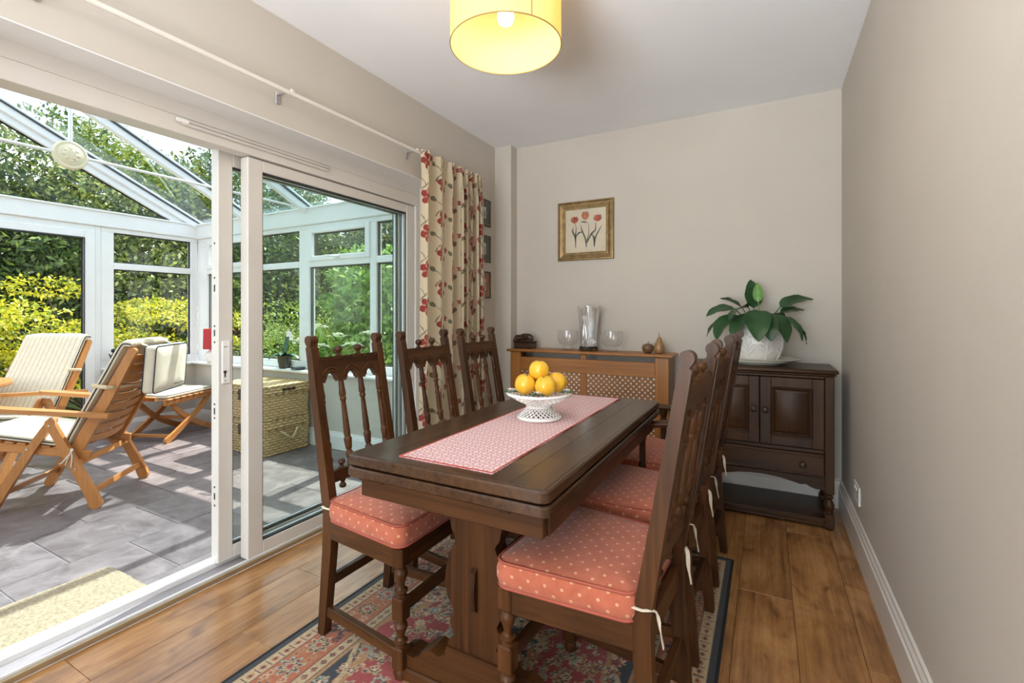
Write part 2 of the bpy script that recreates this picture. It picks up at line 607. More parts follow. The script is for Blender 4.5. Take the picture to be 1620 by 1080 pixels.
def tag(o, label=None, cat=None, group=None, kind=None):
    if label: o['label'] = label
    if cat: o['category'] = cat
    if group: o['group'] = group
    if kind: o['kind'] = kind
    return o
def thing(name, label, cat, loc=(0, 0, 0), rz=0.0, group=None):
    o = bpy.data.objects.new(name, None)
    o.empty_display_size = .1
    COL.objects.link(o)
    o.location = loc
    o.rotation_euler = (0, 0, rz)
    return tag(o, label, cat, group)
def struct(name, mb, mat, smooth=32):
    return tag(mb.build(name, mat, None, smooth), kind='structure')
def sroot(name, loc=(0, 0, 0)):
    o = bpy.data.objects.new(name, None)
    COL.objects.link(o)
    o.location = loc
    return tag(o, kind='structure')
def dup(o, parent=None):
    c = o.copy()
    COL.objects.link(c)
    if parent is not None:
        c.parent = parent
    for ch in list(o.children):
        dup(ch, c)
    return c
def share(name, mesh, parent, loc, rz=0.0):
    o = bpy.data.objects.new(name, mesh)
    COL.objects.link(o)
    o.parent = parent
    o.location = loc
    o.rotation_euler = (0, 0, rz)
    return o
def arc(cx, cy, r, a0, a1, n):
    return [(cx + r * math.cos(R(a0 + (a1 - a0) * i / n)), cy + r * math.sin(R(a0 + (a1 - a0) * i / n))) for i in range(n + 1)]
def smooth_path(pts, n=6):
    """Catmull-Rom through pts"""
    P = [Vector(p) for p in pts]
    P = [P[0] * 2 - P[1]] + P + [P[-1] * 2 - P[-2]]
    out = []
    for i in range(1, len(P) - 2):
        a, b, c, d = P[i - 1:i + 3]
        for k in range(n):
            t = k / n
            out.append(.5 * ((2 * b) + (c - a) * t + (2 * a - 5 * b + 4 * c - d) * t * t + (3 * b - a - 3 * c + d) * t ** 3))
    out.append(P[-2])
    return out
def ribbon(center, width):
    """closed 2D outline of a band following a 2D centre line; width a list or number, round ends"""
    c = smooth_path([(p[0], p[1], 0) for p in center], 5)
    n = len(c)
    L, Rr = [], []
    for i, p in enumerate(c):
        d = (c[min(i + 1, n - 1)] - c[max(i - 1, 0)]).normalized()
        w = width if not isinstance(width, (list, tuple)) else np.interp(i / (n - 1), np.linspace(0, 1, len(width)), width)
        nn = Vector((-d.y, d.x, 0)) * (w / 2)
        L.append(((p + nn).x, (p + nn).y))
        Rr.append(((p - nn).x, (p - nn).y))
    def cap(p, d, w):
        a = math.degrees(math.atan2(d.y, d.x))
        return arc(p.x, p.y, w / 2, a + 90, a - 90, 6)[1:-1]
    w1 = width[-1] if isinstance(width, (list, tuple)) else width
    w0 = width[0] if isinstance(width, (list, tuple)) else width
    e = cap(c[-1], (c[-1] - c[-2]).normalized(), w1)
    s = cap(c[0], (c[0] - c[1]).normalized(), w0)
    return L + e + Rr[::-1] + s

# ------------------------------------------------------------------ room shell
XL, XR, YB, CE = -1.863, 0.378, 3.278, 2.40
YF = -2.45
OY0, OY1, OZ = 0.16, 2.44, 1.937          # patio door opening
XD = -2.0                                 # room face of the patio door frame
XO = -2.20                                # outer face of the house wall
def w(z): return H + (z - H) * 1.018
CYS, CXF, CYN = 2.80, -5.24, -0.40        # conservatory glazing planes
RY = 1.2                                  # ridge

fl = struct('floor', MB().box(XD, YF, -.12, XR + .05, YB + .05, -.012), M['sub'])
pw = .190
x = XD
col = 0
offs = [.55, 1.05, .2, .8, .38, .95, .1, .68, .45, 1.1, .3, .85, .6]
while x < XR - .005:
    x1 = min(x + pw, XR)
    y = YF - offs[col % 13]
    while y < YB:
        y0, y1 = max(y, YF), min(y + 1.22, YB)
        if y1 - y0 > .02:
            m = MB().box(-(x1 - x) / 2 + .0006, -(y1 - y0) / 2 + .0006, -.012, (x1 - x) / 2 - .0006, (y1 - y0) / 2 - .0006, 0, .0012)
            m.build('plank', boards('y'), fl, 32, ((x + x1) / 2, (y0 + y1) / 2, 0))
        y += 1.22
    x += pw
    col += 1

cf = struct('floor_conservatory', MB().box(CXF - .1, CYN - .1, -.14, XO + .03, CYS + .1, -.004), M['grout'])
TX, TY, J = .46, .447, .0022
tile_cache = {}
def tile(x0, y0, x1, y1):
    k = (round(x1 - x0, 3), round(y1 - y0, 3))
    a, b = k[0] / 2 - J, k[1] / 2 - J
    dz = rng.uniform(-.0006, .0006)
    if k not in tile_cache:
        o = MB().box(-a, -b, -.010, a, b, 0, .0025).build('tile', M['slate'], cf)
        tile_cache[k] = o.data
        o.location = ((x0 + x1) / 2, (y0 + y1) / 2, dz)
    else:
        share('tile', tile_cache[k], cf, ((x0 + x1) / 2, (y0 + y1) / 2, dz))
xe = -2.29
k = 0
while xe > -5.19:
    x0, x1 = max(xe - TX, -5.19), xe
    y = (.70 if k % 2 == 0 else .925) - TY * 4
    while y < 2.75:
        y0, y1 = max(y, -.35), min(y + TY, 2.75)
        if y1 - y0 > .03 and x1 - x0 > .03:
            tile(x0, y0, x1, y1)
        y += TY
    xe -= TX
    k += 1
y = .925 - TY * 3
while y < 2.75:
    y0, y1 = max(y, -.35), min(y + TY, 2.75)
    if y1 - y0 > .03:
        tile(-2.29, y0, -2.172, y1)
    y += TY

b = MB()
b.box(XO, OY0, OZ, XL, OY1, CE)
b.box(XO, OY1, 0, XL, YB + .15, CE)
b.box(XO, YF, 0, XL, OY0, CE)
struct('wall_left', b, M['wall'])
struct('trim_3', MB().box(XD - .02, OY0, OZ - .004, XL - .0005, OY1, OZ + .002), M['upvc'])
struct('wall_back', MB().box(XL, YB, 0, XR + .15, YB + .15, CE), M['wall'])
struct('wall_right', MB().box(XR, YF, 0, XR + .15, YB, CE), M['wall'])
struct('wall_pier', MB().box(XL, 3.18, 0, -1.72, YB, CE), M['wall'])
b = MB()
b.box(XL, YF - .15, 0, -1.72, YF, CE)
b.box(.22, YF - .15, 0, XR, YF, CE)
b.box(-1.72, YF - .15, 0, .22, YF, .10)
b.box(-1.72, YF - .15, 2.18, .22, YF, CE)
struct('wall_front', b, M['wall'])
struct('ceiling', MB().box(XO, YF - .15, CE, XR + .15, YB + .15, CE + .1), M['ceil'])
wr = sroot('fill_window')  # unseen window, added and sized to bring light in from behind
b = MB()
for q in ((-1.72, -1.66, .10, 2.18), (.16, .22, .10, 2.18), (-1.66, .16, .10, .16), (-1.66, .16, 2.12, 2.18), (-.78, -.72, .16, 2.12)):
    b.box(q[0], YF - .10, q[2], q[1], YF - .04, q[3], .004)
b.build('frame', M['upvc'], wr)
for x0, x1 in ((-1.66, -.78), (-.72, .16)):
    MB().box(x0, YF - .075, .16, x1, YF - .069, 2.12).build('pane', M['pane'], wr)

prof = [(0, 0), (.018, 0), (.018, .122), (.013, .127), (.013, .139), (.007, .150), (.007, .160), (.003, .165), (0, .165)]
struct('baseboard_right', MB().prism([(XR - a, z) for a, z in prof], YF, YB, 'xz'), M['gloss'], 20)
struct('baseboard_back', MB().prism([(YB - a, z) for a, z in prof], -1.72, XR, 'yz'), M['gloss'], 20)
struct('baseboard_left', MB().prism([(XL + a, z) for a, z in prof], 2.46, 3.18, 'xz'), M['gloss'], 20)

# ------------------------------------------------------------------ patio sliding door
d1 = sroot('door_1')
b = MB()
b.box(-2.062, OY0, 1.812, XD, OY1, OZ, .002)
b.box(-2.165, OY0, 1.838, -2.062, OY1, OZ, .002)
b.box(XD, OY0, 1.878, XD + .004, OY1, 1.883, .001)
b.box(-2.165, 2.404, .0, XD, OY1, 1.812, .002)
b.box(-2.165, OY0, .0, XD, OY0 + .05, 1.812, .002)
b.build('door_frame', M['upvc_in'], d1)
MB().box(-2.012, OY0, 0, XD, OY1, .022, .002).build('threshold_strip', M['brass'], d1)
MB().box(-2.022, OY0, 0, -2.0125, OY1, .030, .002).build('threshold_rail', M['upvc'], d1)
MB().box(-2.108, OY0, -.01, -2.022, OY1, .012, .001).build('track', M['track'], d1)
MB().box(-2.172, OY0, -.01, -2.108, OY1, .034, .003).build('sill', M['upvc'], d1)
def leaf(x0, x1, y0, y1, z0, z1, st, rb, rt, mat):
    b = MB()
    b.box(x0, y0, z0, x1, y0 + st, z1, .003)
    b.box(x0, y1 - st, z0, x1, y1, z1, .003)
    b.box(x0, y0 + st, z0, x1, y1 - st, z0 + rb, .003)
    b.box(x0, y0 + st, z1 - rt, x1, y1 - st, z1, .003)
    o = b.build('door_leaf', mat, d1)
    g = MB()
    ya, yb, za, zb = y0 + st, y1 - st, z0 + rb, z1 - rt
    for xx in (x0 + .006, x1 - .012):
        g.box(xx, ya, za, xx + .006, ya + .004, zb)
        g.box(xx, yb - .004, za, xx + .006, yb, zb)
        g.box(xx, ya, za, xx + .006, yb, za + .006)
        g.box(xx, ya, zb - .008, xx + .006, yb, zb)
    g.build('gasket', M['gasket'], o)
    xm = (x0 + x1) / 2
    s = MB()
    s.box(xm - .008, ya + .002, za, xm + .008, ya + .008, zb)
    s.box(xm - .008, yb - .008, za, xm + .008, yb - .002, zb)
    s.box(xm - .008, ya, za + .001, xm + .008, yb, za + .010)
    s.box(xm - .008, ya, zb - .010, xm + .008, yb, zb - .001)
    s.build('spacer_bar', M['alu'], o)
    for xx in (xm - .012, xm + .008):
        MB().box(xx, ya, za, xx + .004, yb, zb).build('pane', M['pane_door'], o)
    return o
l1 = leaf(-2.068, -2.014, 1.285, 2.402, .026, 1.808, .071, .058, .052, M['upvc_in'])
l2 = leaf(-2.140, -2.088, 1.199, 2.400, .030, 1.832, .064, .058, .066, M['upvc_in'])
lp = MB().box(-2.088, 1.212, .808, -2.081, 1.248, .995, .003).build('lock_plate', M['upvc'], d1)
b = MB()
b.lathe([(.006, 0), (.006, .004)], 10, (0, 0, 0), Matrix.Translation((-2.081, 1.224, .86)) @ Matrix.Rotation(R(90), 4, 'Y'))
b.box(-2.081, 1.2215, .838, -2.079, 1.2265, .858)
b.build('keyhole', M['gasket'], lp)
b = MB()
for zz in (.97, .822):
    b.lathe([(.004, 0), (.003, .003)], 8, (0, 0, 0), Matrix.Translation((-2.081, 1.224, zz)) @ Matrix.Rotation(R(90), 4, 'Y'))
b.build('screw', M['steel'], lp)
for zz, hh in ((1.42, .008), (1.27, .008), (1.225, .03), (1.06, .008), (1.03, .028), (.99, .008), (.72, .008), (.69, .028), (.66, .008), (.36, .008), (.32, .028), (.28, .008)):
    MB().box(-2.118, 1.197, zz - hh / 2, -2.110, 1.200, zz + hh / 2, .001).build('strike_slot', M['gasket'], l2)
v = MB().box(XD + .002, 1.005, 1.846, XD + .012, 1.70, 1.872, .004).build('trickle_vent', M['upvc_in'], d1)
MB().box(XD + .012, 1.01, 1.857, XD + .0135, 1.695, 1.861).build('vent_slot', M['track'], v)
MB().box(XD + .010, .985, 1.852, XD + .016, 1.03, 1.868, .002).build('vent_slider', M['upvc'], v)

# ------------------------------------------------------------------ conservatory
struct('wall_side', MB().box(CXF - .12, 2.75, 0, XO, CYS + .14, .60), M['wall'])
struct('wall_garden', MB().box(CXF - .14, 1.986, 0, -5.19, 2.75, .60), M['wall'])
b = MB()
b.box(CXF - .12, CYN - .14, 0, XO, -.35, .60)
b.box(CXF - .14, -.35, 0, -5.19, .37, .60)
struct('wall_lower', b, M['wall'])
struct('baseboard_side', MB().prism([(2.75 - a * .9, z * .85) for a, z in prof], -5.19, XO, 'yz'), M['upvc'], 20)
struct('baseboard_garden', MB().prism([(-5.19 + a * .9, z * .85) for a, z in prof], 2.03, 2.75, 'xz'), M['upvc'], 20)
b = MB()
b.box(-5.24, 2.70, .600, XO, CYS + .01, .625, .008)
b.box(CXF - .01, 1.985, .600, -5.14, 2.70, .625, .008)
struct('trim_1', b, M['upvc'])

def gasket_rect(b, pl, c, a0, a1, z0, z1, t=.007, dep=.005):
    def bx(p0, p1, q0, q1):
        if pl == 'y': b.box(p0, c, q0, p1, c + dep, q1)
        else: b.box(c, p0, q0, c + dep, p1, q1)
    bx(a0, a0 + t, z0, z1); bx(a1 - t, a1, z0, z1); bx(a0, a1, z0, z0 + t); bx(a0, a1, z1 - t * 1.3, z1)
def glaze(root, pl, c, rects):
    """panes with black edge seals, one pair for each opening"""
    for a0, a1, z0, z1 in rects:
        m = MB()
        (m.box(a0, c - .003, z0, a1, c + .003, z1) if pl == 'y' else m.box(c - .003, a0, z0, c + .003, a1, z1))
        p = m.build('pane', M['pane'], root)
        g = MB()
        for cc in (c - .011, c + .006):
            gasket_rect(g, pl, cc, a0, a1, z0, z1)
        g.build('gasket', M['gasket'], p)
zb, t0, t1, zt = .693, 1.517, 1.572, 1.846

# side wall window
w1 = sroot('window_1')
ya, yb = CYS, CYS + .065
ym = CYS + .03
bays = [(-5.065, -4.42), (-4.34, -3.652), (-3.519, -2.802), (-2.733, -2.28)]
b = MB()
b.box(-5.24, ya, .625, XO, yb, zb, .004)
b.box(-5.24, ya, zt, XO, yb, 1.885, .004)
b.build('frame_rail', M['upvc'], w1)
for x0, x1 in ((-5.24, -5.065), (-4.42, -4.34), (-3.652, -3.519), (-2.802, -2.733), (-2.28, XO)):
    MB().box(x0, ya, zb, x1, yb, zt, .004).build('mullion', M['upvc'], w1)
rects = []
for i, (x0, x1) in enumerate(bays):
    MB().box(x0, ya, t0, x1, yb, t1, .004).build('transom', M['upvc'], w1)
    rects.append((x0, x1, zb, t0))
    if i in (0, 2):
        cs = MB()
        f = .046
        y0, y1 = ya - .014, ya + .045
        cs.box(x0 - .008, y0, t1 - .006, x0 + f, y1, zt + .006, .005)
        cs.box(x1 - f, y0, t1 - .006, x1 + .008, y1, zt + .006, .005)
        cs.box(x0 + f, y0, t1 - .006, x1 - f, y1, t1 + f - .008, .005)
        cs.box(x0 + f, y0, zt - f + .008, x1 - f, y1, zt + .006, .005)
        c = cs.build('casement', M['upvc'], w1)
        glaze(w1, 'y', ym, [(x0 + f, x1 - f, t1 + f - .008, zt - f + .008)])
        hx = (x0 + x1) / 2
        hm = MB().box(hx - .03, y0 - .008, t1 + .008, hx + .03, y0, t1 + .028, .003)
        hm.tube([(hx, y0 - .006, t1 + .018), (hx, y0 - .028, t1 + .018), (hx - .03, y0 - .032, t1 + .022), (hx - .10, y0 - .03, t1 + .030)], [.008, .008, .008, .006], 8)
        hm.build('handle', M['upvc'], c)
    else:
        rects.append((x0, x1, t1, zt))
glaze(w1, 'y', ym, rects)

# garden wall: window beside the French door
w2 = sroot('window_2')
xa, xb = CXF - .065, CXF
xm = CXF - .03
b = MB()
b.box(xa, 1.986, .625, xb, CYS, zb, .004)
b.box(xa, 1.986, zt + .004, xb, CYS, 1.89, .004)
b.build('frame_rail', M['upvc'], w2)
for y0, y1 in ((1.986, 2.079), (2.734, CYS)):
    MB().box(xa, y0, zb, xb, y1, zt + .004, .004).build('mullion', M['upvc'], w2)
MB().box(xa, 2.079, t0, xb, 2.734, t1 + .004, .004).build('transom', M['upvc'], w2)
glaze(w2, 'x', xm, [(2.079, 2.734, zb, t0), (2.079, 2.734, t1 + .004, zt + .004)])
w4 = sroot('window_4')
b = MB()
b.box(xa, CYN, .625, xb, .46, zb, .004)
b.box(xa, CYN, zt + .004, xb, .46, 1.89, .004)
b.box(xa, .33, zb, xb, .42, zt + .004, .004)
b.box(xa, CYN, zb, xb, -.33, zt + .004, .004)
b.build('frame_rail', M['upvc'], w4)
glaze(w4, 'x', xm, [(-.33, .33, zb, zt)])
w6 = sroot('window_6')
b = MB()
b.box(CXF, CYN - .065, .60, XO, CYN, zb, .004)
b.box(CXF, CYN - .065, zt, XO, CYN, 1.885, .004)
for xx in (-5.24, -4.4, -3.6, -2.8, -2.27):
    b.box(xx, CYN - .065, zb, xx + .07, CYN, zt, .004)
b.build('frame_rail', M['upvc'], w6)
glaze(w6, 'y', CYN - .03, [(-5.17, -4.4, zb, zt), (-4.33, -3.6, zb, zt), (-3.53, -2.8, zb, zt), (-2.73, -2.27, zb, zt)])

# French door
d2 = sroot('door_2')
b = MB()
b.box(xa, 1.94, 0, xb, 1.985, 1.89, .004)
b.box(xa, .415, 0, xb, .46, 1.89, .004)
b.box(xa, .46, 1.835, xb, 1.94, 1.89, .004)
b.box(xa, .46, -.02, xb, 1.94, .03, .004)
b.build('door_frame', M['upvc'], d2)
for y0, y1 in ((1.203, 1.938), (.462, 1.197)):
    f = .074
    m = MB()
    q0, q1 = xa + .005, xb + .012
    m.box(q0, y0, .03, q1, y0 + f, 1.84, .005)
    m.box(q0, y1 - f, .03, q1, y1, 1.84, .005)
    m.box(q0, y0 + f, .03, q1, y1 - f, .13, .005)
    m.box(q0, y0 + f, 1.775, q1, y1 - f, 1.84, .005)
    lf = m.build('door_leaf', M['upvc'], d2)
    MB().box(xm - .003, y0 + f, .13, xm + .003, y1 - f, 1.775).build('pane', M['pane'], lf)
    g = MB()
    for cc in (xm - .011, xm + .006, q1 - .001):
        gasket_rect(g, 'x', cc, y0 + f, y1 - f, .13, 1.775, .008)
    g.build('gasket', M['gasket'], lf)

# eaves beams, gable, roof
SL = .489
def zr(y): return 2.046 + SL * (2.784 - y) if y >= RY else zr(2 * RY - y)
b = MB()
b.box(CXF - .08, CYS - .02, 1.885, XO, CYS + .09, 2.035, .006)
b.box(CXF - .08, CYN - .09, 1.885, XO, CYN + .02, 2.035, .006)
b.box(CXF - .09, CYN, 1.89, CXF + .02, CYS, 2.035, .006)
b.box(CXF + .02, CYN, 2.020, CXF + .035, CYS - .02, 2.035, .003)
b.box(CXF - .02, CYS - .035, 2.020, XO, CYS - .02, 2.035, .003)
struct('trim_2', b, M['upvc'])
w3 = sroot('window_3')
for s in (1, -1):
    def Y(y): return y if s == 1 else 2 * RY - y
    o = [(Y(2.79), 2.035), (Y(2.79), zr(2.79)), (RY, zr(RY)), (RY, zr(RY) - .125), (Y(2.535), 2.045), (Y(2.535), 2.035)]
    MB().prism(o, CXF - .06, CXF + .015, 'yz').build('gable_rafter', M['upvc'], w3)
    MB().prism([(RY, 2.035), (Y(2.535), 2.035), (Y(2.535), 2.045), (RY, zr(RY) - .125)], CXF - .033, CXF - .027, 'yz').build('pane', M['pane'], w3)
    g = MB()
    for cc in (CXF - .022, CXF - .04):
        g.bar((cc, Y(2.535), 2.044), (cc, RY, zr(RY) - .127), .006, .012, c=0)
        g.box(cc - .003, min(Y(2.535), RY), 2.035, cc + .003, max(Y(2.535), RY), 2.043)
    g.build('gasket', M['gasket'], w3)
MB().box(CXF - .05, RY - .03, 2.035, CXF + .005, RY + .03, zr(RY) - .12, .003).build('mullion', M['upvc'], w3)

rf = sroot('ceiling_conservatory')
MB().box(CXF - .1, RY - .05, zr(RY) - .06, XO, RY + .05, zr(RY) + .05, .006).build('ridge', M['upvc'], rf)
rx = [-5.225, -4.39, -3.54, -2.69, -2.235]
for s in (1, -1):
    for i, xx in enumerate(rx):
        y0 = RY + s * .03
        y1 = RY + s * 1.64
        z0, z1 = zr(RY) - SL * .03, zr(RY) - SL * 1.64
        r = MB().bar((xx, y1, z1 - .03), (xx, y0, z0 - .03), .046, .062, c=.006).build('rafter', M['upvc'], rf)
        MB().bar((xx, y1, z1 + .022), (xx, y0, z0 + .022), .062, .024, c=.006).build('glazing_bar_cap', M['upvc'], r)
        g = MB()
        for e in (-.0265, .0265):
            g.bar((xx + e, y1, z1 + .003), (xx + e, y0, z0 + .003), .010, .010, c=0)
        g.build('gasket', M['gasket'], r)
        if i:
            MB().bar(((rx[i - 1] + xx) / 2, RY + s * 1.70, zr(RY) - SL * 1.70 + .006), ((rx[i - 1] + xx) / 2, y0, z0 + .006), abs(xx - rx[i - 1]) - .03, .006, c=0).build('pane', M['roof_pane'], rf)
xt = -3.55
MB().tube([(xt, CYN + .01, 2.03), (xt, CYS - .01, 2.03)], .009, 10).build('tie_bar', M['upvc'], rf)
MB().tube([(xt, RY, 2.03), (xt, RY, zr(RY) - .05)], .011, 10).build('tie_hanger', M['upvc'], rf)
ros = MB().lathe([(.001, -.012), (.075, -.012), (.082, -.006), (.082, .004), (.074, .012), (.062, .010), (.056, .014), (.03, .016), (.024, .021), (.001, .023)], 28, (0, 0, 0), Matrix.Translation((xt, RY, 2.03)) @ Matrix.Rotation(R(90), 4, 'Y'), cap=False)
ro = ros.build('rosette', M['boss'], rf)
MB().lathe([(.001, -.023), (.082, -.008), (.080, -.012)], 28, (0, 0, 0), Matrix.Translation((xt, RY, 2.03)) @ Matrix.Rotation(R(90), 4, 'Y'), cap=False).build('back_cover', M['upvc'], ro)
b = MB()
for k in range(8):
    a = 2 * PI * k / 8
    b.ball((xt + .012, RY + .034 * math.cos(a), 2.03 + .034 * math.sin(a)), .010, 8, 5)
tag(b.build('petal_relief', M['boss'], ro), kind='stuff')

# ------------------------------------------------------------------ garden
tag(MB().box(-60, -40, -.30, XO - 3.2, 60, -.16).build('lawn', M['lawn']), 'mown green lawn beyond the conservatory', 'lawn', kind='structure')
tag(MB().box(XO - 3.2, CYS + .16, -.30, 20, 60, -.161).build('lawn', M['lawn']), 'strip of lawn beside the conservatory', 'lawn', kind='structure')
tag(MB().box(-8.6, -3, -.16, -5.45, 2.0, -.13).build('patio', M['stone']), 'pale paved patio outside the French door', 'patio', kind='structure')

def foliage(name, parent, blobs, n, size, cols, up=.35, shell=.5, aspect=.42, droop=.2):
    bl = np.array(blobs, float)
    vol = bl[:, 3] * bl[:, 4] + bl[:, 4] * bl[:, 5] + bl[:, 3] * bl[:, 5]
    wt = vol / vol.sum()
    idx = rng.choice(len(bl), n, p=wt)
    d = rng.normal(size=(n, 3))
    d /= np.linalg.norm(d, axis=1)[:, None]
    rad = rng.uniform(shell, 1.0, n) ** .7
    lump = 1 + .16 * np.sin(d[:, 0] * 5 + idx) * np.sin(d[:, 1] * 6 + 1.3 * idx) + .12 * np.sin(d[:, 2] * 9 + idx)
    pos = bl[idx, :3] + d * bl[idx, 3:6] * (rad * lump)[:, None]
    ax = rng.normal(size=(n, 3)) * .8 + d * .7
    ax[:, 2] -= droop
    ax /= np.linalg.norm(ax, axis=1)[:, None]
    nr = rng.normal(size=(n, 3)) * .6 + d * .35
    nr[:, 2] += up * 1.6
    sd = np.cross(ax, nr)
    sd /= np.linalg.norm(sd, axis=1)[:, None] + 1e-9
    nn = np.cross(sd, ax)
    s = size * rng.uniform(.6, 1.35, n)[:, None]
    p0 = pos
    p2 = pos + ax * s
    mid = pos + ax * s * .48
    p1 = mid + sd * s * aspect * .5 + nn * s * .07
    p3 = mid - sd * s * aspect * .5 + nn * s * .07
    V = np.stack([p0, p1, p2, p3], 1).reshape(-1, 3)
    me = bpy.data.meshes.new(name)
    me.vertices.add(4 * n)
    me.vertices.foreach_set('co', V.ravel())
    me.loops.add(4 * n)
    me.loops.foreach_set('vertex_index', np.arange(4 * n, dtype=np.int32))
    me.polygons.add(n)
    me.polygons.foreach_set('loop_start', np.arange(0, 4 * n, 4, dtype=np.int32))
    me.update(calc_edges=True)
    c = np.array(cols)
    i = rng.integers(0, len(c), n)
    j = rng.integers(0, len(c), n)
    t = rng.random(n)[:, None]
    cc = c[i] * t + c[j] * (1 - t)
    cc = np.concatenate([cc, np.ones((n, 1))], 1)
    at = me.color_attributes.new('col', 'FLOAT_COLOR', 'POINT')
    at.data.foreach_set('color', np.repeat(cc, 4, 0).ravel().astype(np.float32))
    me.materials.append(M['foliage'])
    o = bpy.data.objects.new(name, me)
    COL.objects.link(o)
    o.parent = parent
    return tag(o, kind='stuff')

YEL = [(.52, .49, .025), (.38, .42, .02), (.62, .55, .05), (.18, .25, .015)]
MID = [(.08, .18, .02), (.17, .30, .04), (.035, .08, .012), (.28, .38, .08)]
DARK = [(.03, .07, .014), (.09, .17, .03), (.02, .05, .012), (.17, .24, .055)]
OLV = [(.10, .17, .03), (.22, .29, .06), (.04, .08, .015), (.32, .36, .09)]

def plant(name, label, cat, loc, blobs, n, size, cols, trunk=None, group=None, **kw):
    r = thing(name, label, cat, loc, 0, group)
    if trunk:
        h, rad = trunk
        b = MB()
        b.tube(smooth_path([(0, 0, 0), (.05, .03, h * .4), (-.03, .05, h * .75), (.04, 0, h)], 4), list(np.linspace(rad, rad * .45, 13)), 8)
        tr = b.build('trunk', M['bark'], r)
        for k in range(5):
            a = 2 * PI * k / 5 + .4
            z = h * (.45 + .1 * k)
            e = bl_end = (math.cos(a) * h * .28, math.sin(a) * h * .28, z + h * .22)
            MB().tube([(0, 0, z), (e[0] * .5, e[1] * .5, z + h * .13), e], [rad * .45, rad * .3, rad * .12], 6).build('branch', M['bark'], tr)
    foliage('foliage', r, blobs, n, size, cols, **kw)
    return r

G0 = -.16
def stems(r, pts, rad=.012):
    b = MB()
    for p, q in pts:
        m = [(p[i] + q[i]) / 2 + (.03 if i < 2 else 0) for i in range(3)]
        b.tube(smooth_path([p, m, q], 3), [rad * 1.2] * 4 + [rad * .6] * 3, 5)
    b.build('stem', M['bark'], r)

# yellow acer in front of the garden wall, layered crown
bl = []
for k in range(26):
    y = rng.uniform(-1.5, 1.7)
    x = rng.uniform(-.6, .8)
    z = rng.uniform(.35, 1.62 - .12 * abs(y) ** 1.5)
    bl.append((x, y, z, rng.uniform(.3, .55), rng.uniform(.35, .6), rng.uniform(.10, .2)))
r = plant('acer_shrub', 'layered golden yellow maple shrub outside the garden window', 'shrub', (-7.5, 2.75, G0), bl, 15000, .055, YEL, up=.9, aspect=.6, droop=.15)
stems(r, [((0, 0, 0), (b_[0], b_[1], b_[2])) for b_ in bl[:9]])
# deep green shrubs underneath and beside it
r = plant('low_shrub', 'low dark green shrub below the French door glass', 'shrub', (-7.3, 1.1, G0), [(0, 0, .45, .7, .8, .5), (.1, -.7, .35, .6, .6, .45)], 5000, .06, MID)
stems(r, [((0, 0, 0), (.1, .2, .5)), ((0, 0, 0), (-.2, -.4, .5))])
# round sunlit bush through the side windows
r = plant('rounded_bush', 'rounded lime green bush outside the side window', 'shrub', (-6.1, 4.75, G0), [(0, 0, .62, 1.0, .95, .85), (.5, .1, .5, .7, .7, .75), (-.7, .2, .45, .7, .7, .7)], 12000, .05, [(.30, .38, .05), (.22, .32, .04), (.38, .44, .09), (.14, .22, .03)], up=.6)
stems(r, [((0, 0, 0), (.3, .1, .7)), ((0, 0, 0), (-.3, .1, .6))])
# tall leafy mock orange
bl = [(0, 0, 1.3, .55, .5, .55), (-.25, .2, 1.75, .45, .4, .45), (.35, -.1, 1.0, .5, .4, .5), (.5, .2, 1.7, .4, .4, .5), (.05, 0, .6, .6, .5, .5), (.6, 0, .55, .4, .4, .5)]
r = plant('leafy_shrub', 'tall leafy green shrub close to the side window', 'shrub', (-4.75, 4.65, G0), bl, 7000, .10, [(.16, .30, .05), (.10, .22, .03), (.24, .38, .08), (.30, .42, .12)], up=.5, aspect=.5)
stems(r, [((.1 * k - .2, 0, 0), (.16 * k - .3, .05, 2.0)) for k in range(6)], .014)
# hydrangea with white heads
r = thing('flowering_shrub', 'white lacecap hydrangea in flower outside the side window', 'shrub', (-4.45, 4.0, G0))
foliage('foliage', r, [(0, 0, .55, .6, .4, .45), (.45, .1, .5, .4, .4, .4), (-.5, .2, .5, .4, .4, .4)], 3200, .09, [(.18, .32, .05), (.26, .40, .08), (.12, .22, .04)], up=.7, aspect=.55)
stems(r, [((0, 0, 0), (.1 * k - .3, .03 * k, .95)) for k in range(7)], .008)
for k, (hx, hy, hz) in enumerate([(-.30, -.25, 1.12), (-.05, -.3, 1.15), (.18, -.22, 1.05), (.38, -.2, .95), (-.45, -.2, .95), (.02, -.35, .93), (-.2, -.36, 1.0), (.55, -.1, 1.08)]):
    b = MB()
    for q in range(46):
        a, rr = rng.uniform(0, 2 * PI), .115 * math.sqrt(rng.random())
        x, y, z = hx + rr * math.cos(a), hy + rr * math.sin(a), hz - rr * rr * 3 + rng.uniform(-.008, .008)
        s = .021
        for e in (0, PI / 2):
            b.add([(x - s * math.cos(e), y - s * math.sin(e), z), (x + s * math.sin(e) * .5, y - s * math.cos(e) * .5, z + .004), (x + s * math.cos(e), y + s * math.sin(e), z), (x - s * math.sin(e) * .5, y + s * math.cos(e) * .5, z + .004)], [(0, 1, 2, 3)])
    tag(b.build('flower_head', M['petal'], r), kind='stuff')
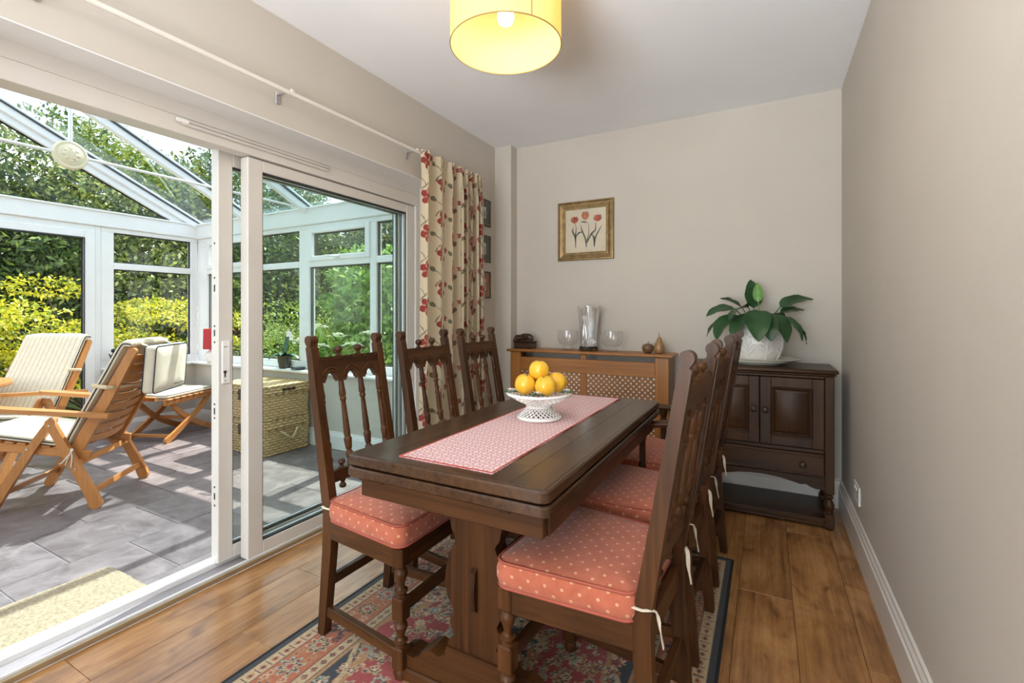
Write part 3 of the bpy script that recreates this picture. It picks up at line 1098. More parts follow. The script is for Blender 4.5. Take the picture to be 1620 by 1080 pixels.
# trees
def tree(label, x, y, h, wd, n, size, cols, name='tree', base=.12, **kw):
    bl = []
    for k in range(9):
        z = h * (base + (1 - base) * (k + .5) / 9)
        f = math.sin(PI * min(.96, .22 + .70 * (k + .5) / 9)) ** .7
        for q in range(2):
            a = rng.uniform(0, 2 * PI)
            bl.append((math.cos(a) * wd * .35 * f, math.sin(a) * wd * .35 * f, z, wd * .62 * f, wd * .62 * f, h * .11))
    return plant(name, label, 'tree', (x, y, G0), bl, n, size, cols, (h * .8, .09), 'trees beyond the conservatory', **kw)
tree('dark evergreen tree behind the golden maple, left in the photo', -10.2, 1.6, 4.5, 2.3, 36000, .105, DARK, shell=.35)
tree('olive green tree seen above the French door in the gable', -9.9, 3.6, 4.3, 2.4, 38000, .10, OLV, shell=.35)
tree('dark tree behind the right half of the garden window', -10.4, 5.7, 4.5, 2.5, 36000, .105, DARK, shell=.35)
tree('mid green tree seen through the sloping roof panes', -9.6, 7.7, 4.3, 2.4, 36000, .105, OLV, shell=.35)
tree('dark tree behind the rounded lime bush', -8.0, 9.6, 4.6, 2.4, 32000, .11, DARK, shell=.35)
tree('golden tipped tree high behind the side casement', -6.4, 9.3, 4.7, 2.0, 26000, .10, [(.30, .27, .05), (.16, .22, .04), (.40, .34, .08), (.10, .16, .03)], shell=.35)
tree('dark green tree at the right edge of the side window view', -3.9, 8.6, 4.4, 2.1, 26000, .105, MID, shell=.35)
tree('tall dark tree at the far left beyond the gable', -11.0, -.8, 5.0, 2.6, 26000, .115, DARK, shell=.35)
# clipped hedges closing the garden
def hedge(label, x, y, lx, ly, h, n):
    r = thing('hedge', label, 'hedge', (x, y, G0), 0, 'hedges round the garden')
    nb = 9
    bl = [(lx * (k / (nb - 1) - .5), ly * (k / (nb - 1) - .5), h * .5, .8 + .06 * lx, .8 + .06 * ly, h * .55) for k in range(nb)]
    foliage('foliage', r, bl, n, .15, DARK, shell=.55)
    stems(r, [((b_[0], b_[1], 0), (b_[0], b_[1], h * .8)) for b_ in bl], .04)
hedge('long dark hedge across the end of the garden', -12.9, 3.0, .5, 12, 3.3, 32000)
hedge('long dark hedge along the side of the garden', -6.5, 11.9, 12, .5, 3.3, 28000)

# ------------------------------------------------------------------ dining chairs
def cushion_mesh(outline, z0, z1, crown=.014, inset=.014):
    """soft boxed pad on a rounded outline"""
    n = len(outline)
    cx = sum(p[0] for p in outline) / n
    cy = sum(p[1] for p in outline) / n
    def ring(s, z): return [(cx + (p[0] - cx) * s, cy + (p[1] - cy) * s, z) for p in outline]
    h = z1 - z0
    rings = [ring(.5, z0), ring(.95, z0), ring(.985, z0 + h * .08), ring(1.012, z0 + h * .35), ring(1.012, z0 + h * .65), ring(.985, z1 - h * .06), ring(.95, z1), ring(.75, z1 + crown * .7), ring(.4, z1 + crown)]
    vs = [p for r in rings for p in r]
    fs = []
    for i in range(len(rings) - 1):
        for k in range(n):
            a, b = i * n + k, i * n + (k + 1) % n
            fs.append((a, b, b + n, a + n))
    m = len(rings)
    vs += [(cx, cy, z0), (cx, cy, z1 + crown * 1.1)]
    for k in range(n):
        fs.append(((k + 1) % n, k, m * n))
        fs.append(((m - 1) * n + k, (m - 1) * n + (k + 1) % n, m * n + 1))
    return MB().add(vs, fs), ring
def trapezoid(x0, x1, h0, h1, r=.035, n=5, bow=.0):
    """rounded outline, rear edge x0 half width h0, front edge x1 half width h1 (counter-clockwise)"""
    out = []
    for (cx, cy, a) in ((x0 + r, -h0 + r, 180), (x1 - r, -h1 + r, 270), (x1 - r, h1 - r, 0), (x0 + r, h0 - r, 90)):
        out += arc(cx, cy, r, a, a + 90, n)
    res = []
    for i, p in enumerate(out):
        q = out[(i + 1) % len(out)]
        res.append(p)
        L = math.hypot(q[0] - p[0], q[1] - p[1])
        if L > .08:
            for t in (.25, .5, .75):
                x, y = p[0] + (q[0] - p[0]) * t, p[1] + (q[1] - p[1]) * t
                res.append((x, y))
    return res

def turned(prof, blocks, wdt, n=14, o=(0, 0, 0)):
    b = MB()
    for seg in prof:
        b.lathe(seg, n, o)
    for z0, z1 in blocks:
        b.box(o[0] - wdt / 2, o[1] - wdt / 2, z0, o[0] + wdt / 2, o[1] + wdt / 2, z1, .004)
    return b
def vase_seg(z0, z1, r):
    """a turned section: ring, vase, ring"""
    d = z1 - z0
    P = [(.80, 0), (.80, .05), (.55, .09), (.70, .13), (.95, .18), (.95, .22), (.62, .26), (.48, .34), (.58, .48), (.85, .64), (.95, .74), (.82, .84), (.55, .90), (.75, .94), (.75, 1.0)]
    return [(a * r, z0 + t * d) for a, t in P]

def back_x(z): return -.160 - (z - .42) * .168     # centre line of the leaning back
def bp(y, z, dx=0): return (back_x(z) + dx, y, z)

def make_chair(name, label, carver=False):
    t = thing(name, label, 'chair')
    FX, FY, RY_ = .185, .192, .158
    # turned front legs with square blocks
    for s in (-1, 1):
        o = (FX, s * FY, 0)
        prof = [[(.012, 0), (.019, .006), (.020, .016), (.014, .030), (.016, .038)], vase_seg(.098, .182, .022), vase_seg(.248, .345, .022)]
        blocks = [(.034, .100), (.180, .250), (.343, .400)]
        b = turned(prof, blocks, .042, 14, o)
        if carver:
            b.lathe([(.017, .395), (.017, .43), (.013, .437), (.019, .447), (.018, .46), (.014, .475), (.014, .565), (.018, .572), (.013, .580), (.020, .605), (.022, .625)], 14, (.092, s * (FY + .012), 0))
        b.build('leg', oak('z'), t)
    # back posts: kicked foot, leaning top, rounded head
    for s in (-1, 1):
        cl = [(-.192, .0), (-.178, .14), (-.163, .30), (-.160, .42), (back_x(.60), .60), (back_x(.80), .80), (back_x(.975), .975)]
        wd = [.030, .036, .042, .042, .037, .032, .029]
        L = [(x - q / 2, z) for (x, z), q in zip(cl, wd)]
        Rr = [(x + q / 2, z) for (x, z), q in zip(cl, wd)]
        hx, hz = back_x(1.005), 1.012
        head = [(back_x(.985) + .0145, .985), (back_x(.985) + .009, .991)] + arc(hx, hz, .0170, -42, 215, 12) + [(back_x(.985) - .009, .991), (back_x(.985) - .0150, .985)]
        out = Rr + head + L[::-1]
        yc = s * RY_
        MB().prism(out, yc - .016, yc + .016, 'xz').build('back_post', oak('z'), t, 25)
    # seat rails
    b = MB(); b.box(FX - .012, -FY + .021, .338, FX + .012, FY - .021, .400, .002); b.build('seat_rail', oak('y'), t)
    b = MB(); b.box(-.172, -RY_ + .016, .338, -.150, RY_ - .016, .395, .002); b.build('seat_rail', oak('y'), t)
    for s in (-1, 1):
        MB().bar((-.145, s * (RY_ + .003), .369), (FX - .018, s * (FY + .003), .369), .024, .062, c=.002).build('seat_rail', oak('x'), t)
    b = MB(); b.prism(trapezoid(-.14, .20, .150, .175, .01, 2), .392, .402); b.build('seat_board', oak('y'), t)
    # stretchers
    b = MB(); b.box(FX - .010, -FY + .02, .196, FX + .010, FY - .02, .232, .002); b.build('stretcher', oak('y'), t)
    b = MB(); b.box(-.181, -RY_ + .015, .165, -.160, RY_ - .015, .198, .002); b.build('stretcher', oak('y'), t)
    for s in (-1, 1):
        MB().bar((-.168, s * RY_, .082), (FX - .018, s * FY, .074), .022, .034, c=.002).build('stretcher', oak('x'), t)
    # crest rail with three carved arches
    hw = RY_ - .014
    top, bot = .950, .858
    out = [(-hw, top), (hw, top), (hw, bot)]
    for k in (2, 1, 0):
        c = -hw + (k + .5) * 2 * hw / 3
        rr = 2 * hw / 6 * .50
        out += [(c + rr + .006, bot), (c + rr + .006, bot + .007), (c + rr, bot + .009)] + arc(c, bot + .009, rr, 10, 170, 8) + [(c - rr, bot + .009), (c - rr - .006, bot + .007), (c - rr - .006, bot)]
    out += [(-hw, bot)]
    lean = Matrix.Translation((back_x(.908), 0, .908)) @ Matrix.Rotation(-math.atan(.168), 4, 'Y') @ Matrix.Translation((0, 0, -.908))
    cr = MB().prism(out[::-1], -.011, .011, 'yz', lean).build('crest_rail', oak('y'), t, 25)
    b = MB()
    for k in range(3):
        c = -hw + (k + .5) * 2 * hw / 3
        for rr, tr in ((.031, .0030), (.042, .0032)):
            pts = [lean @ Vector((.0115, c + p[0], bot + .009 + p[1])) for p in arc(0, 0, rr, 12, 168, 12)]
            b.tube(pts, tr, 5)
    for q in range(10):
        y = -hw + .012 + q * (2 * hw - .024) / 9
        p = lean @ Vector((.0115, y, top - .008))
        b.box(p.x - .002, p.y - .007, p.z - .003, p.x + .003, p.y + .007, p.z + .003, .001)
    b.build('carved_arch', oak('y'), cr)
    for y in (-hw / 3, hw / 3):
        MB().lathe([(.006, 0), (.013, .002), (.013, .006), (.007, .011), (.007, .015), (.0145, .024), (.0155, .031), (.012, .039), (.002, .043)], 12, bp(y, .946)).build('finial', oak('z'), t)
    # lower back rail with drop knobs
    MB().bar(bp(-hw, .535), bp(hw, .535), .020, .042, c=.002).build('back_rail', oak('y'), t)
    for y in (-hw / 3 * 1.9, 0, hw / 3 * 1.9):
        MB().lathe([(.005, 0), (.011, .002), (.006, .010), (.013, .020), (.011, .028), (.002, .032)], 10, bp(y, .555)).build('knob', oak('z'), t)
        MB().lathe([(.002, -.032), (.011, -.028), (.013, -.020), (.006, -.010), (.011, -.002), (.005, 0)], 10, bp(y, .515)).build('knob', oak('z'), t)
    # turned spindles, the outer two half buried in the posts
    for y in (-hw + .003, -hw / 3, hw / 3, hw - .003):
        z0, z1 = .552, .874
        P = [(.0115, 0), (.0115, .05), (.008, .07), (.013, .10), (.0145, .125), (.013, .15), (.008, .17), (.0115, .19), (.0125, .23), (.0145, .28), (.0145, .30), (.011, .315), (.011, .33), (.0125, .36), (.0095, .62), (.0085, .72), (.012, .735), (.012, .755), (.0095, .77), (.013, .79), (.0105, .88), (.0095, 1.0)]
        pts = [bp(y, z0 + (z1 - z0) * f) for r_, f in P]
        MB().tube(pts, [r_ for r_, f in P], 12).build('spindle', oak('z'), t, 40)
    # loose boxed cushion tied to the back posts
    o = trapezoid(-.150, .212, .188, .222, .035, 5)
    cm, ring = cushion_mesh(o, .404, .474)
    cu = cm.build('seat_cushion', M['dots'], t, 60)
    b = MB()
    for z in (.408, .471):
        b.tube(ring(.985, z), .0042, 6, True)
    b.build('piping', M['piping'], cu)
    for s in (-1, 1):
        y = s * (RY_ + .004)
        b = MB()
        b.tube(smooth_path([(-.13, s * .172, .44), (-.165, s * .182, .445), (-.190, y, .44), (-.196, y - s * .01, .40), (-.204, y - s * .012, .355)], 3), .006, 6, flat=.35)
        b.build('tie', M['canvas'], t)
    if carver:
        for s in (-1, 1):
            pts = [(back_x(.655) + .015, s * RY_, .655), (-.08, s * (RY_ + .02), .650), (.06, s * (FY + .010), .636), (.125, s * (FY + .012), .636), (.150, s * (FY + .012), .630)]
            b = MB()
            p = smooth_path(pts, 4)
            b.tube(p, [.026] * (len(p) - 1) + [.018], 12, flat=.55)
            b.build('arm', oak('x'), t)
    return t

GRP = None
chair = make_chair('dining_chair', 'dark oak dining chair nearest the patio door with tall spindle back')
chair.location = (-1.165, 1.300, .007)
for (x, y, a, lb) in ((-1.165, 1.765, 0, 'dark oak dining chair behind the first, middle of the patio door row'),
                      (-1.165, 2.225, 0, 'dark oak dining chair in front of the floral curtain, last of its row'),
                      (-.398, 1.262, PI - .065, 'dark oak dining chair in the foreground with big salmon dotted cushion'),
                      (-.386, 1.760, PI - .05, 'dark oak dining chair between the foreground chair and the armchair')):
    c = dup(chair)
    c.location = (x, y, .007)
    c.rotation_euler = (0, 0, a)
    c['label'] = lb
c = make_chair('dining_armchair', 'dark oak armchair with turned arm posts next to the sideboard', True)
c.location = (-.372, 2.258, .007)
c.rotation_euler = (0, 0, PI - .03)

# ------------------------------------------------------------------ dining table
TXc, TY0, TY1 = -.720, .932, 2.152
t = thing('dining_table', 'dark oak draw leaf trestle table between the two rows of chairs', 'table', (TXc, (TY0 + TY1) / 2, .007))
hw, hl = .304, (TY1 - TY0) / 2
def rr(hx, hy, r, n=4):
    o = []
    for cx, cy, a in ((hx - r, -hy + r, 270), (hx - r, hy - r, 0), (-hx + r, hy - r, 90), (-hx + r, -hy + r, 180)):
        o += arc(cx, cy, r, a, a + 90, n)
    return o
def slab(b, o, z0, z1, ch=.004):
    n = len(o)
    def sc(d): return [(x - math.copysign(d, x), y - math.copysign(d, y)) for x, y in o]
    rings = [(sc(ch), z0), (o, z0 + ch), (o, z1 - ch), (sc(ch), z1)]
    vs = [(x, y, z) for ps, z in rings for x, y in ps]
    fs = []
    for i in range(3):
        for k in range(n):
            a, c_ = i * n + k, i * n + (k + 1) % n
            fs.append((a, c_, c_ + n, a + n))
    fs.append(tuple(range(n - 1, -1, -1)))
    fs.append(tuple(range(3 * n, 4 * n)))
    b.add(vs, fs)
b = MB(); slab(b, rr(hw, hl, .022), .692, .7217)
tp = b.build('tabletop', oak_top('y'), t)
# framed top: border boards and panels, joints recessed
TZ = .7225
def tb(x0, y0, x1, y1, ax):
    MB().box(x0 + .0006, y0 + .0006, .7200, x1 - .0006, y1 - .0006, TZ, .0007).build('top_board', oak_top(ax), tp)
e = .012
tb(-hw + e, -hl + e, -.205, hl - e, 'y')
tb(.205, -hl + e, hw - e, hl - e, 'y')
tb(-.205, -hl + e, .205, -hl + .145, 'x')
tb(-.205, hl - .145, .205, hl - e, 'x')
yy = np.linspace(-hl + .145, hl - .145, 4)
for i in range(3):
    tb(-.205, yy[i], .205, yy[i + 1], 'x')
b = MB(); slab(b, rr(hw + .002, hl, .022), .661, .688)
b.build('draw_leaf', oak_top('y'), t)
b = MB()
for s in (-1, 1):
    b.box(-.28, s * (hl - .045) - .011, .600, .28, s * (hl - .045) + .011, .661, .003)
    b.box(s * .275 - .011, -hl + .056, .600, s * .275 + .011, hl - .056, .661, .003)
b.build('apron', oak('x'), t)
b = MB()
for s in (-1, 1):
    for xx in (-.22, .17):
        b.box(xx, s * (hl - .03) - .012, .648, xx + .035, s * (hl - .03) + .012, .661, .004)
b.build('runner_block', oak('x'), t)
# two shaped slab pedestals with sledge feet, long stretcher and tusk wedges
half = [(.088, .600), (.092, .575), (.086, .555), (.090, .54), (.082, .50), (.078, .485), (.066, .468), (.070, .45), (.085, .42), (.098, .375), (.102, .335), (.094, .295), (.076, .262), (.072, .245), (.082, .232), (.086, .215), (.074, .198), (.070, .185), (.084, .170), (.094, .150), (.094, .040)]
hs = [(p[0], p[1]) for p in smooth_path([(a, z, 0) for a, z in half], 3)]
out = hs + [(-a, z) for a, z in hs[::-1]]
for s in (-1, 1):
    yc = s * .395
    MB().prism(out, yc - .029, yc + .029, 'xz').build('pedestal', oak('z'), t, 25)
    MB().box(-.245, yc - .04, .585, .245, yc + .04, .602, .004).build('bearer', oak('x'), t)
    fo = [(-.285, 0), (.285, 0), (.285, .05), (.275, .066), (.245, .078), (.215, .074), (.192, .088), (.178, .108), (.150, .118), (.120, .110), (.098, .125), (.094, .15), (-.094, .15), (-.098, .125), (-.120, .110), (-.150, .118), (-.178, .108), (-.192, .088), (-.215, .074), (-.245, .078), (-.275, .066), (-.285, .05)]
    b = MB().prism(fo, yc - .037, yc + .037, 'xz')
    fb = MB()
    f_ = b.build('foot', oak('x'), t, 25)
    MB().box(-.29, yc - .047, 0, .29, yc + .047, .040, .006).build('plinth', oak('x'), f_)
    for q in (-.255, .255):
        MB().lathe([(.009, .074), (.009, .081), (.004, .083)], 10, (q, yc, 0)).build('peg', oak('z'), f_)
    ot = yc + s * .029
    MB().prism([(ot - s * .002, .270), (ot + s * .014, .285), (ot + s * .020, .33), (ot + s * .014, .385), (ot - s * .002, .398)], -.009, .009, 'yz').build('tusk_wedge', oak('z'), t)
MB().box(-.014, -.37, .290, .014, .37, .365, .004).build('stretcher', oak('y'), t)

# runner, bowl and fruit on the table
TOP = .007 + TZ
b = MB()
nx, ny = 14, 50
rx0, rx1, ry0, ry1 = -.147, .147, -.566, .566
vs, fs = [], []
for j in range(ny + 1):
    for i in range(nx + 1):
        x = rx0 + (rx1 - rx0) * i / nx
        y = ry0 + (ry1 - ry0) * j / ny
        vs.append((x + .0012 * math.sin(y * 21), y + .001 * math.sin(x * 30), .0022 + .0006 * math.sin(x * 37 + y * 9) * math.sin(y * 23)))
n0 = len(vs)
vs += [(p[0], p[1], 0) for p in vs]
for j in range(ny):
    for i in range(nx):
        a = j * (nx + 1) + i
        fs.append((a, a + 1, a + nx + 2, a + nx + 1))
        fs.append((n0 + a, n0 + a + nx + 1, n0 + a + nx + 2, n0 + a + 1))
edge = [i for i in range(nx)] + [j * (nx + 1) + nx for j in range(ny)] + [ny * (nx + 1) + nx - i for i in range(nx)] + [(ny - j) * (nx + 1) for j in range(ny)]
for a, c_ in zip(edge, edge[1:] + edge[:1]):
    fs.append((a, n0 + a, n0 + c_, c_))
b.add(vs, fs)
ru = b.build('table_runner', M['runner'], None, 60, (-.727, 1.545, TOP))
tag(ru, 'pink and white patterned runner laid along the dark oak table', 'table runner')
b = MB()
hem = [(rx0 + .003, ry0 + .003), (rx1 - .003, ry0 + .003), (rx1 - .003, ry1 - .003), (rx0 + .003, ry1 - .003)]
for k in range(4):
    p, q = hem[k], hem[(k + 1) % 4]
    b.bar((p[0], p[1], .0024), (q[0], q[1], .0024), .005, .0018, c=0)
b.build('hem', M['ink_red'], ru)

BX, BY, BZ = -.733, 1.572, TOP + .003
bw = thing('lattice_bowl', 'white pierced lattice china footed bowl holding yellow fruit', 'bowl', (BX, BY, BZ))
def radius(f):  # openwork wall, foot to rim
    P = [(0, .078), (.10, .074), (.25, .058), (.42, .045), (.50, .043), (.58, .050), (.72, .080), (.88, .105), (1, .119)]
    return np.interp(f, [p[0] for p in P], [p[1] for p in P])
HB = .094
for nm, f0, f1, nst in (('foot_lattice', .04, .47, 24), ('bowl_lattice', .47, .97, 26)):
    b = MB()
    for k in range(nst):
        for s in (1, -1):
            pts = []
            for q in range(9):
                f = f0 + (f1 - f0) * q / 8
                a = 2 * PI * k / nst + s * (f - f0) * 2.0
                r = radius(f) + s * .0008
                pts.append((r * math.cos(a), r * math.sin(a), f * HB))
            b.tube(pts, .0022, 5)
    tag(b.build(nm, M['porcelain'], bw), kind='stuff')
b = MB()
for f, rr_ in ((.035, .0065), (.47, .004), (.975, .0055)):
    r = radius(f)
    b.tube([(r * math.cos(2 * PI * k / 40), r * math.sin(2 * PI * k / 40), max(f * HB, rr_)) for k in range(40)], rr_, 8, True)
b.lathe([(.001, .045), (.043, .046), (.045, .049), (.001, .050)], 24, cap=False)
b.build('rim', M['porcelain'], bw)
CR, CFW = (.8806, .4739), (-.4739, .8806)
def bowl_pt(rt, fw, z): return (BX + CR[0] * rt + CFW[0] * fw, BY + CR[1] * rt + CFW[1] * fw, z)
for (rt, fw, z, lb) in ((-.052, -.010, .862, 'yellow glazed fruit at the left of the lattice bowl'), (0, .012, .910, 'yellow glazed fruit on top of the others in the bowl'),
                        (.020, -.040, .860, 'yellow glazed fruit at the front of the lattice bowl'), (.066, .018, .865, 'yellow glazed fruit at the right of the lattice bowl'), (-.012, .060, .862, 'yellow glazed fruit hidden behind the others in the bowl')):
    p = bowl_pt(rt, fw, z - .004)
    b = MB()
    R0 = .0385
    vs, fs = [], []
    nu, nv = 24, 14
    for j in range(nv + 1):
        th = PI * j / nv
        for k in range(nu):
            a = 2 * PI * k / nu
            rr_ = R0 * (1 + .035 * math.cos(6 * a) * math.sin(th)) * (1 - .10 * math.exp(-(th / .28) ** 2) - .05 * math.exp(-((PI - th) / .3) ** 2))
            vs.append((rr_ * math.sin(th) * math.cos(a), rr_ * math.sin(th) * math.sin(a), rr_ * .97 * math.cos(th)))
    for j in range(nv):
        for k in range(nu):
            a, c_ = j * nu + k, j * nu + (k + 1) % nu
            fs.append((a, a + nu, c_ + nu, c_))
    b.add(vs, fs)
    o = b.build('china_fruit', M['fruit'], None, 80, p)
    o.rotation_euler = (rt * 5, fw * 6, rt * 40)
    tag(o, lb, 'fruit', 'yellow fruit in the lattice bowl')
    MB().lathe([(.004, .0335), (.005, .0345), (.001, .037)], 6).build('stem', M['green'], o)
for (rt, fw) in ((-.010, -.098), (.098, -.035), (-.105, -.02), (.02, .10)):
    p = bowl_pt(rt, fw, .833)
    p = (p[0] - BX, p[1] - BY, p[2] - BZ)
    b = MB()
    for k in range(6):
        a = 2 * PI * k / 6
        c_, s_ = math.cos(a), math.sin(a)
        b.add([(p[0], p[1], p[2] + .006), (p[0] + .008 * c_ - .004 * s_, p[1] + .008 * s_ + .004 * c_, p[2] + .010), (p[0] + .015 * c_, p[1] + .015 * s_, p[2] + .011), (p[0] + .008 * c_ + .004 * s_, p[1] + .008 * s_ - .004 * c_, p[2] + .010)], [(0, 1, 2, 3)])
    b.ball((p[0], p[1], p[2] + .008), .004, 8, 5)
    b.build('blossom', M['porcelain'], bw)
    b = MB()
    for a in (.3, 2.1, 3.9, 5.2):
        c_, s_ = math.cos(a), math.sin(a)
        L = .03
        b.add([(p[0], p[1], p[2]), (p[0] + L * .5 * c_ - .008 * s_, p[1] + L * .5 * s_ + .008 * c_, p[2] + .005), (p[0] + L * c_, p[1] + L * s_, p[2]), (p[0] + L * .5 * c_ + .008 * s_, p[1] + L * .5 * s_ - .008 * c_, p[2] + .005), (p[0] + L * .5 * c_, p[1] + L * .5 * s_, p[2] - .002)], [(0, 1, 4), (1, 2, 4), (2, 3, 4), (3, 0, 4)])
    b.build('china_leaf', M['green'], bw)

# ------------------------------------------------------------------ rug (woven pattern painted on the pile)
RX0, RX1, RY0, RY1 = -1.440, -.135, .16, 2.345
def paint_rug(X, Y):
    n = X.shape
    dx = np.minimum(X - RX0, RX1 - X)
    dy = np.minimum(Y - RY0, RY1 - Y)
    d = np.minimum(dx, dy)
    C = np.zeros(n + (3,))
    navy, cream, red, rust, gold, maroon = [np.array(c) for c in ((.014, .017, .026), (.43, .32, .18), (.30, .036, .032), (.36, .098, .032), (.36, .19, .07), (.10, .02, .02))]
    cx, cy = (RX0 + RX1) / 2, (RY0 + RY1) / 2
    u, v = (X - cx) / ((RX1 - RX0) / 2), (Y - cy) / ((RY1 - RY0) / 2)
    C[:] = navy
    a = np.arctan2(v, u)
    rad = np.hypot(u * 1.05, v * .95)
    med = rad < .60 + .05 * np.cos(8 * a) + .025 * np.cos(16 * a)
    ring = np.abs(rad - (.62 + .05 * np.cos(8 * a) + .025 * np.cos(16 * a))) < .035
    C[ring] = gold
    C[np.abs(rad - (.66 + .05 * np.cos(8 * a))) < .012] = cream
    C[med] = red
    inner = rad < .22 + .03 * np.cos(8 * a)
    C[inner] = navy
    C[np.abs(rad - (.235 + .03 * np.cos(8 * a))) < .02] = cream
    def blob(px, py, r, cols, pet, rot):
        i0, i1 = np.searchsorted(xs, [px - r, px + r])
        j0, j1 = np.searchsorted(ys, [py - r, py + r])
        if i1 <= i0 or j1 <= j0: return
        sx, sy = X[j0:j1, i0:i1] - px, Y[j0:j1, i0:i1] - py
        q = np.hypot(sx, sy) / (r * (.78 + .22 * np.cos(pet * np.arctan2(sy, sx) + rot)))
        S_ = C[j0:j1, i0:i1]
        for lim, c in cols:
            S_[q < lim] = c
    xs, ys = X[0], Y[:, 0]
    pal = [cream, rust, gold, red, np.array((.30, .33, .26)), np.array((.62, .42, .26)), np.array((.10, .12, .15)), maroon]
    rs = np.random.default_rng(5)
    for k in range(3600):
        px, py = rs.uniform(RX0, RX1), rs.uniform(RY0, RY1)
        m = min(px - RX0, RX1 - px, py - RY0, RY1 - py)
        if m < .25: continue
        r = rs.choice([.009, .013, .017, .023])
        uu, vv = (px - cx) / ((RX1 - RX0) / 2), (py - cy) / ((RY1 - RY0) / 2)
        inred = math.hypot(uu * 1.05, vv * .95) < .6
        c1 = pal[rs.choice([0, 2, 4, 5, 0] if inred else [0, 1, 2, 4, 5, 3])]
        c2 = navy if rs.random() < .7 else pal[rs.integers(0, 8)]
        blob(px, py, r, [(1.0, c1), (.62, c2), (.34, pal[rs.choice([1, 0, 3, 5])])], rs.choice([5, 6, 8]), rs.uniform(0, 6))
    # scrolling leaves round the medallion
    for k in range(260):
        th = rs.uniform(0, 2 * PI)
        q = rs.uniform(.66, .95)
        px, py = cx + q * math.cos(th) * (RX1 - RX0) / 2.1, cy + q * math.sin(th) * (RY1 - RY0) / 2
        if min(px - RX0, RX1 - px, py - RY0, RY1 - py) < .27: continue
        blob(px, py, .034, [(1.0, pal[rs.choice([0, 2, 5])]), (.74, navy), (.5, pal[rs.choice([0, 1, 4])]), (.25, maroon)], 7, rs.uniform(0, 6))
    band = [(.000, .027, np.array((.012, .013, .016))), (.027, .071, cream), (.071, .075, maroon), (.075, .175, rust), (.175, .180, maroon), (.180, .215, cream), (.215, .222, maroon), (.222, .232, gold)]
    for a0, a1, c in band:
        C[(d >= a0) & (d < a1)] = c
    alongy = dx < dy
    s = np.where(alongy, Y - RY0, X - RX0)
    # guards: small repeating motifs
    g1 = (d > .032) & (d < .067)
    f = (s / .042) % 1 - .5
    e_ = (d - .0495) / .034
    C[g1 & (np.abs(f) + np.abs(e_) * 1.1 < .34)] = rust
    C[g1 & (np.abs(f) + np.abs(e_) * 1.1 < .18)] = navy
    C[g1 & (np.abs(np.abs(f) - .5) < .05)] = maroon
    g2 = (d > .184) & (d < .212)
    f = (s / .036) % 1 - .5
    e_ = (d - .198) / .028
    C[g2 & (np.abs(f) + np.abs(e_) < .36)] = maroon
    C[g2 & (np.abs(f) + np.abs(e_) < .16)] = gold
    for side in range(4):
        Lx = (RY1 - RY0) if side < 2 else (RX1 - RX0)
        nn = int(Lx / .105)
        for k in range(nn):
            q = (k + .5) * Lx / nn
            px, py = ((RX0 + .12, RY0 + q), (RX1 - .12, RY0 + q), (RX0 + q, RY0 + .12), (RX0 + q, RY1 - .12))[side]
            if min(px - RX0, RX1 - px, py - RY0, RY1 - py) < .08: continue
            c1 = [cream, navy, gold, np.array((.30, .33, .26))][k % 4]
            blob(px, py, .046, [(1.0, c1), (.78, maroon if k % 2 else navy), (.55, cream), (.3, red)], 8, k)
            for ox in (-.045, .045):
                for oy in (-.03, .03):
                    qx, qy = (px + oy, py + ox) if side < 2 else (px + ox, py + oy)
                    if min(qx - RX0, RX1 - qx, qy - RY0, RY1 - qy) < .075: continue
                    blob(qx, qy, .015, [(1.0, [navy, cream, gold][(k + (ox > 0)) % 3]), (.45, red)], 5, k)
    C *= (.80 + .40 * rs.random(n))[..., None]
    C[d < .025] = (.012, .013, .016)
    return C
nx, ny = 330, 552
xs, ys = np.linspace(RX0, RX1, nx), np.linspace(RY0, RY1, ny)
X, Y = np.meshgrid(xs, ys)
col = paint_rug(X, Y)
Z = np.full_like(X, .0065)
V = np.stack([X, Y, Z], -1).reshape(-1, 3)
ii = (np.arange(ny - 1)[:, None] * nx + np.arange(nx - 1)[None]).ravel()
F = np.stack([ii, ii + 1, ii + nx + 1, ii + nx], 1)
def grid_obj(name, V, F, col, mat, smooth=True):
    me = bpy.data.meshes.new(name)
    me.vertices.add(len(V)); me.vertices.foreach_set('co', V.ravel())
    me.loops.add(F.size); me.loops.foreach_set('vertex_index', F.ravel().astype(np.int32))
    me.polygons.add(len(F)); me.polygons.foreach_set('loop_start', np.arange(0, F.size, 4, dtype=np.int32))
    me.update(calc_edges=True)
    if smooth: me.polygons.foreach_set('use_smooth', [True] * len(F))
    at = me.color_attributes.new('col', 'FLOAT_COLOR', 'POINT')
    c = np.concatenate([col.reshape(-1, 3), np.ones((len(V), 1))], 1)
    at.data.foreach_set('color', c.ravel().astype(np.float32))
    me.materials.append(mat)
    o = bpy.data.objects.new(name, me)
    COL.objects.link(o)
    return o
rg = thing('persian_rug', 'red and navy floral rug with cream border under the dining table', 'rug', ((RX0 + RX1) / 2, (RY0 + RY1) / 2, 0))
V[:, 0] -= rg.location.x
V[:, 1] -= rg.location.y
pile = grid_obj('pile', V, F, col, M['rug'], False)
pile.parent = rg
b = MB()
ax_, ay_ = (RX1 - RX0) / 2, (RY1 - RY0) / 2
for s in (-1, 1):
    b.box(s * ax_ - .006, -ay_, .0005, s * ax_ + .006, ay_, .0075, .002)
    b.box(-ax_, s * ay_ - .006, .0005, ax_, s * ay_ + .006, .0072, .002)
b.build('binding', M['rugedge'], rg)
b = MB()
for s in (-1, 1):
    for k in range(130):
        x = -ax_ + .005 + k * (2 * ax_ - .01) / 129
        j = rng.uniform(-.006, .006)
        b.bar((x, s * ay_, .004), (x + j, s * (ay_ + rng.uniform(.018, .03)), .0025), .004, .002, c=0)
tag(b.build('fringe', M['fringe'], rg), kind='stuff')

